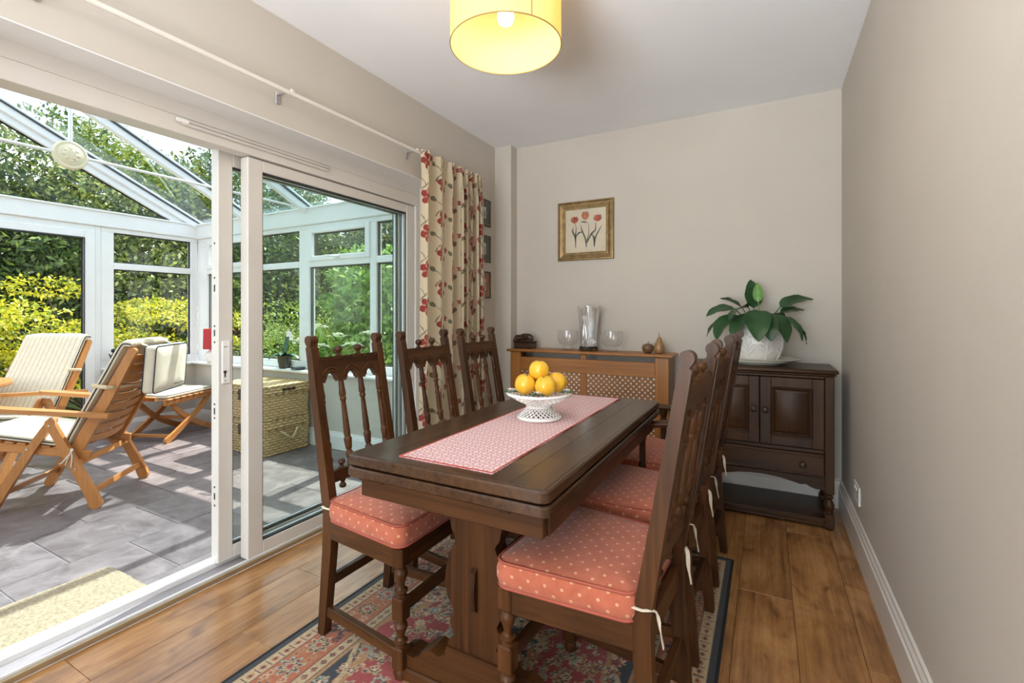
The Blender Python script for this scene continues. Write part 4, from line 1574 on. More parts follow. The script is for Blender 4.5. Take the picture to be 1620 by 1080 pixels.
# ------------------------------------------------------------------ sideboard
SX0, SX1, SYF, SYB = -.372, .305, 2.905, 3.250
sb = thing('sideboard', 'dark carved oak court cupboard with two panelled doors and one drawer', 'sideboard', ((SX0 + SX1) / 2, (SYF + SYB) / 2, 0))
hx, hy = (SX1 - SX0) / 2, (SYB - SYF) / 2
b = MB()
tpz = .802
vs = []
slab(b, rr(hx + .018, hy + .014, .006), tpz, tpz + .022, .005)
b.box(-hx - .008, -hy - .008, tpz - .012, hx + .008, hy, tpz, .005)
b.build('top', cab('x'), sb)
lw = .042
for sx in (-1, 1):
    for sy in (-1, 1):
        o = (sx * (hx - lw / 2), sy * (hy - lw / 2), 0)
        b = turned([[(.018, 0), (.021, .004), (.021, .012)], [(.012, .082), (.016, .084), (.019, .090), (.013, .097), (.020, .108), (.0235, .122), (.0225, .136), (.015, .150), (.012, .156), (.018, .163), (.020, .170), (.014, .178), (.016, .186)]], [(.010, .083), (.185, tpz - .012)], lw, 16, o)
        b.build('leg', cab('z'), sb)
b = MB()
b.box(-hx + lw, hy - .012, .25, hx - lw, hy, tpz - .012)
for s in (-1, 1):
    b.box(s * (hx - .006) - .006, -hy + lw, .25, s * (hx - .006) + .006, hy - lw, tpz - .012)
b.box(-hx + lw, -hy + .022, .25, hx - lw, hy - .012, .262)
b.box(-hx + lw, -hy + .022, .405, hx - lw, hy - .012, .415)
b.build('carcass', cab('z'), sb)
yf = -hy
MB().box(-hx + lw, yf + .002, .776, hx - lw, yf + .03, tpz - .012, .003).build('frieze_rail', cab('x'), sb)
MB().box(-hx + lw, yf + .002, .388, hx - lw, yf + .03, .408, .003).build('mid_rail', cab('x'), sb)
def knob(par, x, z, y0):
    k = MB().lathe([(.007, 0), (.007, .006), (.013, .010), (.0165, .016), (.0165, .020), (.013, .025), (.009, .026), (.006, .029), (.001, .030)], 16, (0, 0, 0), Matrix.Translation((x, y0, z)) @ Matrix.Rotation(R(90), 4, 'X'))
    k.build('knob', M['bronze'], par)
for s in (-1, 1):
    x0, x1 = (s * .002, s * (hx - lw - .002))
    if x0 > x1: x0, x1 = x1, x0
    z0, z1 = .411, .773
    st = .052
    b = MB()
    y0, y1 = yf + .001, yf + .020
    b.box(x0, y0, z0, x0 + st, y1, z1, .002); b.box(x1 - st, y0, z0, x1, y1, z1, .002)
    b.box(x0 + st, y0, z0, x1 - st, y1, z0 + st, .002); b.box(x0 + st, y0, z1 - st, x1 - st, y1, z1, .002)
    b.box(x0 + st, y0 + .012, z0 + st, x1 - st, y1, z1 - st)
    d = b.build('door', cab('z'), sb)
    b = MB()
    a0, a1, c0, c1 = x0 + st, x1 - st, z0 + st, z1 - st
    for dd, rr_, yo in ((.0, .0045, -.001), (.010, .003, .004)):
        q = [(a0 + dd, y0 + yo, c0 + dd), (a1 - dd, y0 + yo, c0 + dd), (a1 - dd, y0 + yo, c1 - dd), (a0 + dd, y0 + yo, c1 - dd)]
        for i in range(4):
            b.tube([q[i], q[(i + 1) % 4]], rr_, 6)
    b.build('moulding', cab('z'), d)
    b = MB()
    b.add([(a0 + .014, y0 + .011, c0 + .014), (a1 - .014, y0 + .011, c0 + .014), (a1 - .014, y0 + .011, c1 - .014), (a0 + .014, y0 + .011, c1 - .014), (a0 + .030, y0 + .003, c0 + .030), (a1 - .030, y0 + .003, c0 + .030), (a1 - .030, y0 + .003, c1 - .030), (a0 + .030, y0 + .003, c1 - .030)],
          [(0, 1, 5, 4), (1, 2, 6, 5), (2, 3, 7, 6), (3, 0, 4, 7), (4, 5, 6, 7)])
    b.build('panel', cab('z'), d)
    knob(d, s * .028, .595, y0)
b = MB()
b.box(-hx + lw + .002, yf - .002, .268, hx - lw - .002, yf + .020, .386, .004)
dr = b.build('drawer', cab('x'), sb)
b = MB()
for z in (.378, .368, .283, .275):
    b.tube([(-hx + lw + .004, yf - .003, z), (hx - lw - .004, yf - .003, z)], .0042 if z in (.378, .275) else .0028, 6)
b.build('moulding', cab('x'), dr)
for s in (-1, 1):
    knob(dr, s * .20, .325, yf - .004)
ap = [(-hx + lw, .266), (-hx + lw, .205)]
cv = [(-.285, .205), (-.26, .203), (-.235, .210), (-.215, .222), (-.19, .218), (-.16, .225), (-.10, .238), (-.05, .243), (0, .245)]
ap += cv + [(-a, z) for a, z in cv[::-1][1:]] + [(hx - lw, .205), (hx - lw, .266)]
MB().prism(ap, yf + .004, yf + .020, 'xz').build('apron', cab('x'), sb)
b = MB()
b.box(-hx + .01, yf + .004, .030, hx - .01, hy - .004, .056, .005)
b.box(-hx + lw, yf + .006, .014, hx - lw, yf + .022, .034, .004)
b.build('shelf', cab('x'), sb)

# platters, cachepot and peace lily
SBT = tpz + .022
PX, PY = -.045, 3.070
for (rx_, ry_, z, cx, lb) in ((.165, .145, SBT, -.045, 'oval cream serving platter lying on the sideboard under a second one'), (.200, .150, SBT + .0135, -.030, 'wide oval platter with raised rim directly under the white plant pot')):
    b = MB()
    P = [(.001, .004), (.60, .004), (.62, .0), (.68, .0), (.72, .005), (.99, .0215), (1.0, .0235), (.985, .0255), (.70, .0105), (.66, .0085), (.001, .0085)]
    b.lathe([(r_ * rx_, z_) for r_, z_ in P], 44, cap=False)
    b.v = [(x, y * ry_ / rx_, z_) for x, y, z_ in b.v]
    o = b.build('serving_platter', M['cream_china'], None, 50, (cx, PY, z))
    tag(o, lb, 'plate', 'platters under the plant pot')
PZ = SBT + .0135 + .0085 + .001
pt = thing('potted_peace_lily', 'peace lily with drooping dark leaves in a white leaf-moulded pot on the sideboard', 'plant', (PX, PY, PZ))
prof_ = [(.001, .0), (.088, .0), (.094, .006), (.112, .035), (.126, .080), (.128, .115), (.120, .155), (.108, .190), (.103, .200), (.098, .200), (.104, .186), (.116, .152), (.121, .115), (.105, .05), (.001, .03)]
b = MB()
n = 72
vs, fs = [], []
for j, (r_, z_) in enumerate(prof_):
    for k in range(n):
        a = 2 * PI * k / n
        lobe = abs(math.cos(4 * a))
        f = 1 + (.035 * (abs(math.sin(4 * a)) ** .5) if 1 < j < 9 else 0) * min(1, z_ / .05)
        zz = z_ + (.018 * (lobe ** 1.5) * (1 if 6 < j < 11 else 0)) - (.010 if 7 <= j < 11 else 0)
        vs.append((r_ * f * math.cos(a), r_ * f * math.sin(a), zz))
for j in range(len(prof_) - 1):
    for k in range(n):
        a, c_ = j * n + k, j * n + (k + 1) % n
        fs.append((a, c_, c_ + n, a + n))
b.add(vs, fs)
pot = b.build('cachepot', M['porcelain'], pt, 50)
def pot_r(z): return float(np.interp(z, [p[1] for p in prof_[1:9]], [p[0] for p in prof_[1:9]])) * 1.035
b = MB()
for k in range(8):
    a0 = 2 * PI * (k + .5) / 8
    for side in (-1, 1):
        for q in range(5):
            z0 = .035 + .026 * q
            pts = []
            for t_ in (0, .5, 1):
                a = a0 + side * .28 * t_
                z = z0 + .035 * t_
                r_ = pot_r(min(z, .19)) * (1.008 - .02 * t_)
                pts.append((r_ * math.cos(a), r_ * math.sin(a), z))
            b.tube(smooth_path(pts, 2), .0032, 5)
    pts = []
    for t_ in range(8):
        z = .01 + .175 * t_ / 7
        r_ = pot_r(min(z, .19)) * 1.004
        pts.append((r_ * math.cos(a0), r_ * math.sin(a0), z))
    b.tube(pts, .0046, 6)
b.build('leaf_vein', M['porcelain'], pot)
MB().lathe([(.001, .160), (.108, .158)], 24, cap=False).build('soil', M['soil'], pt)
def big_leaf(root, d_az, lean, length, wid, a0, a1, mat='leaf', z0=.16, stem=.10, roll=0.0):
    """one broad pointed leaf: a stalk rising at lean, then a blade whose pitch runs from a0 to a1"""
    ca, sa = math.cos(d_az), math.sin(d_az)
    ns, m = 4, 9
    pts, p = [Vector((root[0], root[1], z0))], Vector((root[0], root[1], z0))
    for i in range(ns):
        ang = lean + (a0 - lean) * (i / ns) ** 3
        p = p + Vector((ca * math.cos(ang), sa * math.cos(ang), math.sin(ang))) * (stem / ns)
        pts.append(p.copy())
    for i in range(m):
        ang = a0 + (a1 - a0) * (i + .5) / m
        p = p + Vector((ca * math.cos(ang), sa * math.cos(ang), math.sin(ang))) * (length / m)
        pts.append(p.copy())
    nseg = ns + m
    b = MB()
    b.tube(pts[:ns + 1], .0026, 6)
    side = Vector((-sa, ca, 0))
    vs, fs = [], []
    for i in range(m + 1):
        t_ = i / m
        wv = wid * (math.sin(PI * min(1, t_ ** .72)) ** .75) * .5 + .0004
        q = pts[ns + i]
        tg = (pts[min(ns + i + 1, nseg)] - pts[ns + i - 1]).normalized()
        up = tg.cross(side)
        sd = side * math.cos(roll) + up * math.sin(roll)
        upn = tg.cross(sd)
        for u in (-1, -.55, 0, .55, 1):
            vs.append(q + sd * (wv * u) - upn * (abs(u) * wv * -.28 + .003 * math.sin(t_ * 16 + u) * abs(u)))
    for i in range(m):
        for u in range(4):
            a = i * 5 + u
            fs.append((a, a + 1, a + 6, a + 5))
    vs2 = [v_ - Vector((0, 0, .0009)) for v_ in vs]
    b.add(vs, fs)
    b.add(vs2, [tuple(reversed(f_)) for f_ in fs])
    return b.build('leaf', M[mat], pt, 60)
# azimuths: 28 deg = towards the right of the photograph, 208 = left, 298 = towards the camera
spec = [((-.015, .02), 118, 1.47, .175, .105, 1.45, 1.25, 'leaf', .16, .14, 0), ((.012, .0), 112, 1.45, .115, .055, 1.45, 1.35, 'leaf_new', .16, .175, -.5),
        ((.03, .01), 28, 1.05, .20, .085, .62, -.15, 'leaf', .16, .17, .55), ((.03, .0), 30, .95, .14, .06, .30, -.1, 'leaf', .16, .15, .5),
        ((.04, -.02), 22, .75, .18, .065, -.1, -1.45, 'leaf', .16, .12, .3), ((.05, .0), 15, .6, .16, .05, -.3, -1.5, 'leaf', .16, .12, .2),
        ((.03, -.04), 312, 1.15, .18, .095, -.75, -1.35, 'leaf', .17, .13, .1), ((-.01, -.04), 275, 1.2, .21, .13, -.6, -1.35, 'leaf', .17, .15, .0),
        ((.0, -.05), 292, 1.0, .17, .10, -.5, -1.4, 'leaf', .17, .12, .3), ((-.03, -.03), 245, 1.1, .19, .105, -.55, -1.35, 'leaf', .17, .13, .2),
        ((-.04, 0), 218, .95, .20, .105, -.35, -1.4, 'leaf', .17, .13, -.2), ((-.04, .02), 200, 1.15, .18, .095, .25, -.7, 'leaf', .16, .15, -.4),
        ((-.03, .02), 188, .8, .19, .085, -.1, -1.2, 'leaf', .16, .13, -.2), ((-.02, .03), 160, 1.2, .15, .075, .7, .2, 'leaf', .16, .15, .4),
        ((.02, .03), 60, 1.0, .16, .08, .2, -.6, 'leaf', .16, .13, 0), ((-.01, -.01), 235, 1.3, .18, .095, .1, -1.0, 'leaf', .16, .16, .3),
        ((.025, -.02), 338, .95, .18, .085, -.3, -1.4, 'leaf', .16, .13, .1)]
for (rt_, az, lean, ln, wd_, a0_, a1_, mt, z0, stm, rl) in spec:
    big_leaf(rt_, R(az), lean, ln, wd_, a0_, a1_, mt, z0, stm, rl)

# ------------------------------------------------------------------ radiator cover and radiator
RXa, RXb, RYf, RYb_ = -1.655, -.535, 3.05, 3.262
rc = thing('radiator_cover', 'honey oak radiator cover with diamond lattice grille on the back wall', 'radiator cover', ((RXa + RXb) / 2, RYf, 0))
hx = (RXb - RXa) / 2
dp = RYb_ - RYf
b = MB()
slab(b, [(-hx - .022, -.022), (hx + .022, -.022), (hx + .022, dp), (-hx - .022, dp)], .838, .856, .005)
b.build('top', honey('x'), rc)
for x0, x1 in ((-hx, -hx + .085), (hx - .085, hx)):
    MB().box(x0, 0, 0, x1, .022, .838, .003).build('post', honey('z'), rc)
for s in (-1, 1):
    MB().box(s * (hx - .010) - .010, .022, 0, s * (hx - .010) + .010, dp, .838, .002).build('side_panel', honey('z'), rc)
MB().box(-hx + .085, .002, .705, hx - .085, .020, .802, .003).build('frame_rail', honey('x'), rc)
MB().box(-hx + .085, .002, .06, hx - .085, .020, .15, .003).build('frame_rail', honey('x'), rc)
MB().box(-.024, .001, .15, .024, .021, .705, .003).build('stile', honey('z'), rc)
MB().box(-.018, .004, .802, .018, .020, .838, .002).build('stile', honey('z'), rc)
for x0, x1 in ((-hx + .085, -.024), (.024, hx - .085)):
    z0, z1 = .15, .705
    b = MB()
    p = .036
    def clip(px, pz, sx):
        # diagonal strip through (px, z0) clipped to the opening
        pts = []
        for k in (0, 1):
            pass
        L = z1 - z0
        q0, q1 = (px, z0), (px + sx * L, z1)
        def lim(v): return max(0, min(1, v))
        ta, tb_ = 0.0, 1.0
        dx_ = q1[0] - q0[0]
        t0_, t1_ = (x0 - q0[0]) / dx_, (x1 - q0[0]) / dx_
        if t0_ > t1_: t0_, t1_ = t1_, t0_
        ta, tb_ = max(ta, t0_), min(tb_, t1_)
        return (ta, tb_, q0, q1)
    for sx in (1, -1):
        px = x0 - (z1 - z0) if sx == 1 else x0
        end = x1 if sx == 1 else x1 + (z1 - z0)
        while px < end:
            ta, tb_, q0, q1 = clip(px, z0, sx)
            if tb_ - ta > .01:
                a_ = (q0[0] + (q1[0] - q0[0]) * ta, .010 + .0015 * sx, q0[1] + (q1[1] - q0[1]) * ta)
                c_ = (q0[0] + (q1[0] - q0[0]) * tb_, .010 + .0015 * sx, q0[1] + (q1[1] - q0[1]) * tb_)
                b.bar(a_, c_, .0035, .0125, (0, 0, 1) , 0)
            px += p
    tag(b.build('lattice_panel', honey('x'), rc), kind='stuff')
    MB().box(x0, .016, z0 - .01, x1, .018, z1 + .01).build('pale_backing', M['radiator'], rc)  # pale sheet added behind the lattice so its openings look lit
rd = thing('radiator', 'white panel radiator behind the oak lattice', 'radiator', ((RXa + RXb) / 2, RYf + .12, .13))
MB().box(-.48, -.03, 0, .48, .03, .52, .01).build('panel', M['radiator'], rd)
b = MB()
for k in range(24):
    b.box(-.46 + .04 * k, -.038, .03, -.44 + .04 * k, -.03, .49, .003)
tag(b.build('convector_rib', M['radiator'], rd), kind='stuff')
b = MB()
for s in (-1, 1):
    b.tube([(s * .50, 0, .06), (s * .50, 0, -.13)], .008, 8)
    b.tube([(s * .48, 0, .06), (s * .50, 0, .06)], .008, 8)
b.build('pipe', M['radiator'], rd)

MZ = .856
# carved sleeping animal on a box
bx = thing('carved_box', 'dark carved wooden box with a sleeping animal on its lid', 'ornament', (-1.585, 3.15, MZ))
MB().box(-.075, -.045, 0, .075, .045, .045, .006).build('box', M['carved'], bx)
MB().box(-.079, -.049, .045, .079, .049, .053, .003).build('lid', M['carved'], bx)
b = MB()
b.tube(smooth_path([(.062, .0, .070), (.045, -.006, .080), (.010, -.004, .084), (-.025, -.008, .080), (-.050, -.014, .073)], 4), [.012] + [.022] * 3 + [.026] * 8 + [.021] * 3 + [.016] * 2, 12)
b.ball((-.056, -.020, .076), .021, 12, 8)
b.ball((-.072, -.028, .068), .010, 8, 6)
for s in (-1, 1):
    b.ball((-.050, -.020 + s * .015, .093), .007, 8, 5)
    b.tube([(-.03, -.02 + s * .016, .066), (-.06, -.026 + s * .018, .058), (-.075, -.026 + s * .016, .058)], [.010, .009, .007], 8)
b.tube(smooth_path([(.065, .0, .066), (.06, -.035, .060), (.02, -.042, .059), (-.01, -.04, .059)], 4), [.010] * 9 + [.006] * 4, 8)
b.build('sleeping_animal', M['carved'], bx)

def goblet(x, lb):
    o = MB().lathe([(.001, 0), (.044, 0), (.047, .004), (.045, .009), (.038, .012), (.034, .024), (.038, .030), (.058, .042), (.072, .058), (.0775, .078), (.077, .110), (.074, .140), (.0725, .140), (.0755, .110), (.076, .079), (.070, .060), (.056, .045), (.034, .035), (.001, .033)], 32, cap=False).build('glass_goblet', M['goblet'], None, 60, (x, 3.15, MZ))
    tag(o, lb, 'glass', 'clear goblets on the radiator cover')
goblet(-1.242, 'clear glass footed goblet left of the crystal vase')
goblet(-.924, 'clear glass footed goblet right of the crystal vase')
st = thing('vase_stand', 'small round pierced bronze stand under the crystal vase', 'stand', (-1.091, 3.15, MZ))
MB().lathe([(.001, .020), (.060, .020), (.064, .024), (.064, .028), (.058, .030), (.001, .030)], 28, cap=False).build('plate', M['bronze'], st)
b = MB()
for k in range(6):
    a = 2 * PI * k / 6
    pts = [(.055 * math.cos(a), .055 * math.sin(a), .022), (.066 * math.cos(a), .066 * math.sin(a), .012), (.064 * math.cos(a), .064 * math.sin(a), .004), (.070 * math.cos(a), .070 * math.sin(a), .003)]
    b.tube(smooth_path(pts, 3), .0042, 6)
    a2 = a + PI / 6
    b.tube([(.060 * math.cos(a2 + .3 * math.cos(q)), .060 * math.sin(a2 + .3 * math.cos(q)), .013 + .006 * math.sin(q)) for q in np.linspace(0, 2 * PI, 12, endpoint=False)], .0028, 5, True)
b.build('scroll_foot', M['bronze'], st)
b = MB()
n = 40
pv = [(.001, 0), (.050, 0), (.053, .010), (.054, .06), (.058, .14), (.064, .20), (.074, .262), (.077, .270), (.070, .272), (.064, .262), (.054, .20), (.048, .14), (.044, .08), (.040, .05), (.001, .045)]
vs, fs = [], []
for j, (r_, z_) in enumerate(pv):
    for k in range(n):
        a = 2 * PI * k / n
        sq = 1 / max(abs(math.cos(a)), abs(math.sin(a)))
        f = .80 + .20 * min(sq, 1.28)
        f *= 1 + (.075 * math.cos(8 * a + z_ * 6) if 0 < j < 7 else 0)
        zz = z_ + (.010 * math.cos(4 * a + .6) if 5 < j < 10 else 0)
        vs.append((r_ * f * math.cos(a), r_ * f * math.sin(a), zz))
for j in range(len(pv) - 1):
    for k in range(n):
        a, c_ = j * n + k, j * n + (k + 1) % n
        fs.append((a, c_, c_ + n, a + n))
b.add(vs, fs)
o = b.build('crystal_vase', M['crystal'], None, 40, (-1.091, 3.15, MZ + .0305))
o.rotation_euler = (0, 0, .5)
tag(o, 'tall heavy cut crystal vase on a bronze stand between two goblets', 'vase')
ap = thing('wooden_apple', 'small turned burr wood apple on the radiator cover', 'ornament', (-.678, 3.12, MZ))
MB().lathe([(.001, .004), (.014, .0), (.026, .006), (.036, .022), (.038, .038), (.032, .054), (.020, .062), (.008, .060), (.001, .054)], 24, cap=False).build('fruit', M['apple'], ap, 60)
MB().tube([(0, 0, .054), (.002, 0, .070), (.005, 0, .078)], .002, 6).build('stalk', M['black'], ap)
pr = thing('wooden_pear', 'turned wooden pear standing beside the small wooden apple', 'ornament', (-.606, 3.12, MZ))
MB().lathe([(.001, .002), (.016, .0), (.030, .008), (.037, .026), (.034, .045), (.024, .068), (.017, .086), (.013, .100), (.007, .108), (.001, .110)], 24, cap=False).build('fruit', M['pear'], pr, 60)
MB().tube([(0, 0, .108), (-.001, 0, .122), (-.004, 0, .134)], .0018, 6).build('stalk', M['black'], pr)

# ------------------------------------------------------------------ pictures
pf = thing('framed_print', 'square gold framed print of three red tulips on the back wall', 'picture', (-1.157, YB, 1.7155))
hx, hz = .211, .2145
fw = .057
def frame_side(b, p):
    """mitred moulding ring: p = list of (inset, projection)"""
    n = len(p)
    vs, fs = [], []
    for (ins, pj) in p:
        for sx, sz in ((-1, -1), (1, -1), (1, 1), (-1, 1)):
            vs.append((sx * (hx - ins), -pj, sz * (hz - ins)))
    for i in range(n - 1):
        for k in range(4):
            a, c_ = i * 4 + k, i * 4 + (k + 1) % 4
            fs.append((a, c_, c_ + 4, a + 4))
    b.add(vs, fs)
b = MB()
frame_side(b, [(0, 0.001), (0, .016), (.004, .022), (.010, .023), (.014, .019), (.020, .021), (.030, .018), (.042, .012), (.048, .012), (.051, .014), (.056, .013), (.058, .006)])
b.build('frame', M['gold'], pf, 20)
MB().box(-hx + fw, -.006, -hz + fw, hx - fw, -.004, hz - fw).build('paper', M['paper'], pf)
def shape(nm, pts, mat, yy=-.0068):
    b = MB()
    n = len(pts)
    b.add([(x, yy, z) for x, z in pts] + [(x, yy + .0006, z) for x, z in pts], [tuple(range(n)), tuple(range(2 * n - 1, n - 1, -1))] + [(i, n + i, n + (i + 1) % n, (i + 1) % n) for i in range(n)])
    b.build(nm, M[mat], pf, 0)
def tulip(cx, cz, s, mat, op):
    for k, (dx, ln, wd_) in enumerate(((-.9 * op, .95, .5), (.9 * op, .95, .5), (-.45 * op, 1.15, .5), (.45 * op, 1.15, .5), (0, 1.1, .6))):
        a = math.atan2(1, dx * .9)
        d_ = (math.cos(a), math.sin(a)); n_ = (-d_[1], d_[0])
        L = s * ln
        pts = [(cx + d_[0] * L * t_ + n_[0] * L * wd_ * .5 * q, cz - s * .45 + d_[1] * L * t_ + n_[1] * L * wd_ * .5 * q) for t_, q in ((0, 0), (.3, -.75), (.65, -.9), (.9, -.4), (1, 0), (.88, .45), (.65, .9), (.3, .75))]
        shape('tulip_petal', pts, 'ink_rust' if (k == 2 and mat == 'ink_red') or (k > 2 and mat == 'ink_rust') else 'ink_red', -.0068 - .0003 * k)
tulip(-.083, .078, .048, 'ink_red', 1.0)
tulip(.000, .100, .058, 'ink_rust', .6)
tulip(.092, .078, .048, 'ink_red', 1.1)
def stroke(pts, w_, nm='stem'):
    o = ribbon([(a, c_) for a, c_ in pts], w_)
    shape(nm, o, 'ink_green', -.0066)
stroke([(-.080, .055), (-.070, .02), (-.075, -.03), (-.075, -.12)], [.004, .004, .012, .006])
stroke([(-.09, .03), (-.098, .0), (-.08, -.04), (-.075, -.07)], [.002, .012, .012, .006], 'leaf')
stroke([(-.072, -.045), (-.05, -.015), (-.015, -.01)], [.004, .014, .003], 'leaf')
stroke([(-.035, .065), (-.01, .062), (.012, .058)], [.003, .014, .003], 'leaf')
stroke([(.008, .065), (.026, .03), (.024, -.03), (.005, -.10)], [.003, .003, .005, .010])
stroke([(-.035, .045), (-.025, .0), (.0, -.06), (.008, -.12)], [.002, .010, .012, .008], 'leaf')
stroke([(.078, .05), (.075, .0), (.045, -.03), (.012, -.09)], [.004, .010, .016, .006], 'leaf')
stroke([(.125, .03), (.10, -.01), (.075, -.06), (.068, -.12)], [.002, .010, .012, .006], 'leaf')
stroke([(.05, -.03), (.065, -.06), (.068, -.12)], [.003, .016, .006], 'leaf')
MB().box(-hx + fw, -.0105, -hz + fw, hx - fw, -.0085, hz - fw).build('glazing', M['goblet'], pf)

for (zc, mt, lb) in ((1.868, 'mount_green', 'topmost of three small framed prints beside the curtain, green mount'), (1.599, 'mount_green', 'middle one of three small framed prints beside the curtain, green mount'), (1.329, 'mount_rust', 'lowest of three small framed prints beside the curtain, rust red mount')):
    p = thing('small_framed_print', lb, 'picture', (XL, 2.985, zc), 0, 'small prints beside the curtain')
    hy_, hz_ = .115, .100
    b = MB()
    for q in ((-hy_, -hz_, hy_, -hz_ + .011), (-hy_, hz_ - .011, hy_, hz_), (-hy_, -hz_, -hy_ + .011, hz_), (hy_ - .011, -hz_, hy_, hz_)):
        b.box(.001, q[0], q[1], .014, q[2], q[3], .002)
    b.build('frame', M['frame_dark'], p)
    b = MB()
    for q in ((-hy_ + .011, -hz_ + .011, hy_ - .011, -hz_ + .015), (-hy_ + .011, hz_ - .015, hy_ - .011, hz_ - .011), (-hy_ + .011, -hz_ + .011, -hy_ + .015, hz_ - .011), (hy_ - .015, -hz_ + .011, hy_ - .011, hz_ - .011)):
        b.box(.002, q[0], q[1], .012, q[2], q[3])
    b.build('slip', M['gold'], p)
    MB().box(.002, -hy_ + .01, -hz_ + .01, .006, hy_ - .01, hz_ - .01).build('mount', M[mt], p)
    MB().box(.006, -.052, -.042, .0068, .052, .042).build('print', M['paper'], p)
    b = MB()
    b.box(.0068, -.045, -.034, .0074, .045, .02)
    b.build('engraving', M['print_grey'], p)
    MB().box(.0095, -hy_ + .013, -hz_ + .013, .0105, hy_ - .013, hz_ - .013).build('glazing', M['goblet'], p)

# ------------------------------------------------------------------ socket
so = thing('wall_socket', 'white double plug socket low on the right wall beside the sideboard', 'socket', (XR, 2.72, .275))
MB().box(-.009, -.073, -.043, -.0005, .073, .043, .003).build('plate', M['socket'], so)
b = MB()
for s in (-1, 1):
    for (yy_, zz_, a_, c_) in ((0, .012, .002, .005), (-.011, -.008, .004, .002), (.011, -.008, .004, .002)):
        b.box(-.0095, s * .035 + yy_ - a_, zz_ - c_, -.0088, s * .035 + yy_ + a_, zz_ + c_)
b.build('pin_slot', M['gasket'], so)
for s in (-1, 1):
    MB().box(-.012, s * .018 - .006, .016, -.009, s * .018 + .006, .032, .001).build('switch', M['upvc'], so)

# ------------------------------------------------------------------ pendant lamp
LX, LY, LZ = -.833, 1.50, 2.083
la = thing('pendant_lamp', 'large yellow drum pendant lampshade with a lit bulb', 'lamp', (LX, LY, LZ))
b = MB()
RS, HS = .200, .255
b.lathe([(RS, 0), (RS, HS)], 64, cap=False)
b.lathe([(RS - .0015, HS), (RS - .0015, 0)], 64, cap=False)
sh = b.build('lamp_shade', M['shade'], la, 60)
b = MB()
for z in (.0, HS):
    b.tube([(RS * math.cos(2 * PI * k / 64), RS * math.sin(2 * PI * k / 64), z) for k in range(64)], .0022, 6, True)
b.build('rim_wire', M['seam'], sh)
b = MB()
a = R(-28 - 18)
b.box(RS - .001, -.002, .002, RS + .0012, .002, HS - .002, 0, Matrix.Rotation(R(-36), 4, 'Z'))
b.build('seam', M['seam'], sh)
b = MB()
for (z0, z1, a0, a1) in ((.30, .13, 170, 330), (.20, .10, 230, 335), (.10, .30, 150, 250), (.17, .085, 260, 322)):
    pts = []
    for k in range(24):
        t_ = k / 23
        aa = R(a0 + (a1 - a0) * t_)
        z = z0 + (z1 - z0) * t_ + .02 * math.sin(t_ * PI)
        if .004 < z < HS - .004:
            pts.append(((RS + .0006) * math.cos(aa), (RS + .0006) * math.sin(aa), z))
    if len(pts) > 3:
        b.tube(pts, .0010, 4)
b.build('grass_inlay', M['seam'], sh)
b = MB()
for k in range(3):
    aa = 2 * PI * k / 3 + .5
    b.tube([(.022 * math.cos(aa), .022 * math.sin(aa), HS - .04), (RS * math.cos(aa), RS * math.sin(aa), HS - .002)], .0018, 5)
b.tube([(.022 * math.cos(2 * PI * k / 20), .022 * math.sin(2 * PI * k / 20), HS - .04) for k in range(20)], .002, 5, True)
b.build('shade_carrier', M['seam'], la)
MB().lathe([(.018, .165), (.020, .17), (.020, .23), (.012, .25), (.004, .262), (.004, CE - LZ - .02)], 16).build('lamp_holder', M['upvc'], la)
MB().lathe([(.004, CE - LZ - .03), (.04, CE - LZ - .016), (.045, CE - LZ - .001)], 24).build('ceiling_rose', M['upvc'], la)
MB().lathe([(.001, .075), (.012, .077), (.024, .085), (.030, .100), (.029, .118), (.020, .142), (.015, .168)], 20, cap=False).build('bulb', M['bulb'], la, 60)
pl = light('pendant_bulb_light', 'POINT', (LX, LY, LZ + .06), None, 4.0, (1.0, .86, .62), shadow_soft_size=.03)

# ------------------------------------------------------------------ curtain track and curtain
tk = thing('curtain_track', 'long white curtain track above the patio door', 'curtain track', (-1.795, 1.3, 2.058))
MB().box(-.006, -1.15, -.009, .006, 1.60, .009, .003).build('rail', M['gloss'], tk)
b = MB()
for y in (-.75, .02, .85, 1.45):
    b.box(XL + 1.795 + .001, y - .010, -.04, XL + 1.795 + .006, y + .010, .012, .002)
    b.box(XL + 1.795 + .004, y - .006, -.004, .0, y + .006, .004, .001)
    b.build('bracket', M['alu'], tk)
    MB().box(-.009, y + .012, .004, .009, y + .030, .018, .004).build('clip', M['gloss'], tk)
    b = MB()

CU = 1.46                       # flat cloth width
nu, nv = 420, 400
cy0, cy1, cz0, cz1 = 2.175, 2.835, .015, 2.075
uu = np.linspace(0, CU, nu)
vv = np.linspace(0, cz1 - cz0, nv)
U, Vv = np.meshgrid(uu, vv)
tt = U / CU
drop = Vv / (cz1 - cz0)
y = cy0 + (cy1 - cy0) * (.42 * tt + .58 * (1 - (1 - tt) ** 1.8))
nf = 8.5
tw = .55 * tt + .45 * tt ** 1.7
ph = tw * nf * 2 * PI + .35 * np.sin(tt * 9)
amp = .030 + .012 * np.sin(tt * 17)
soft = np.clip((Vv - .02) / .16, 0, 1)
head = 1 - soft
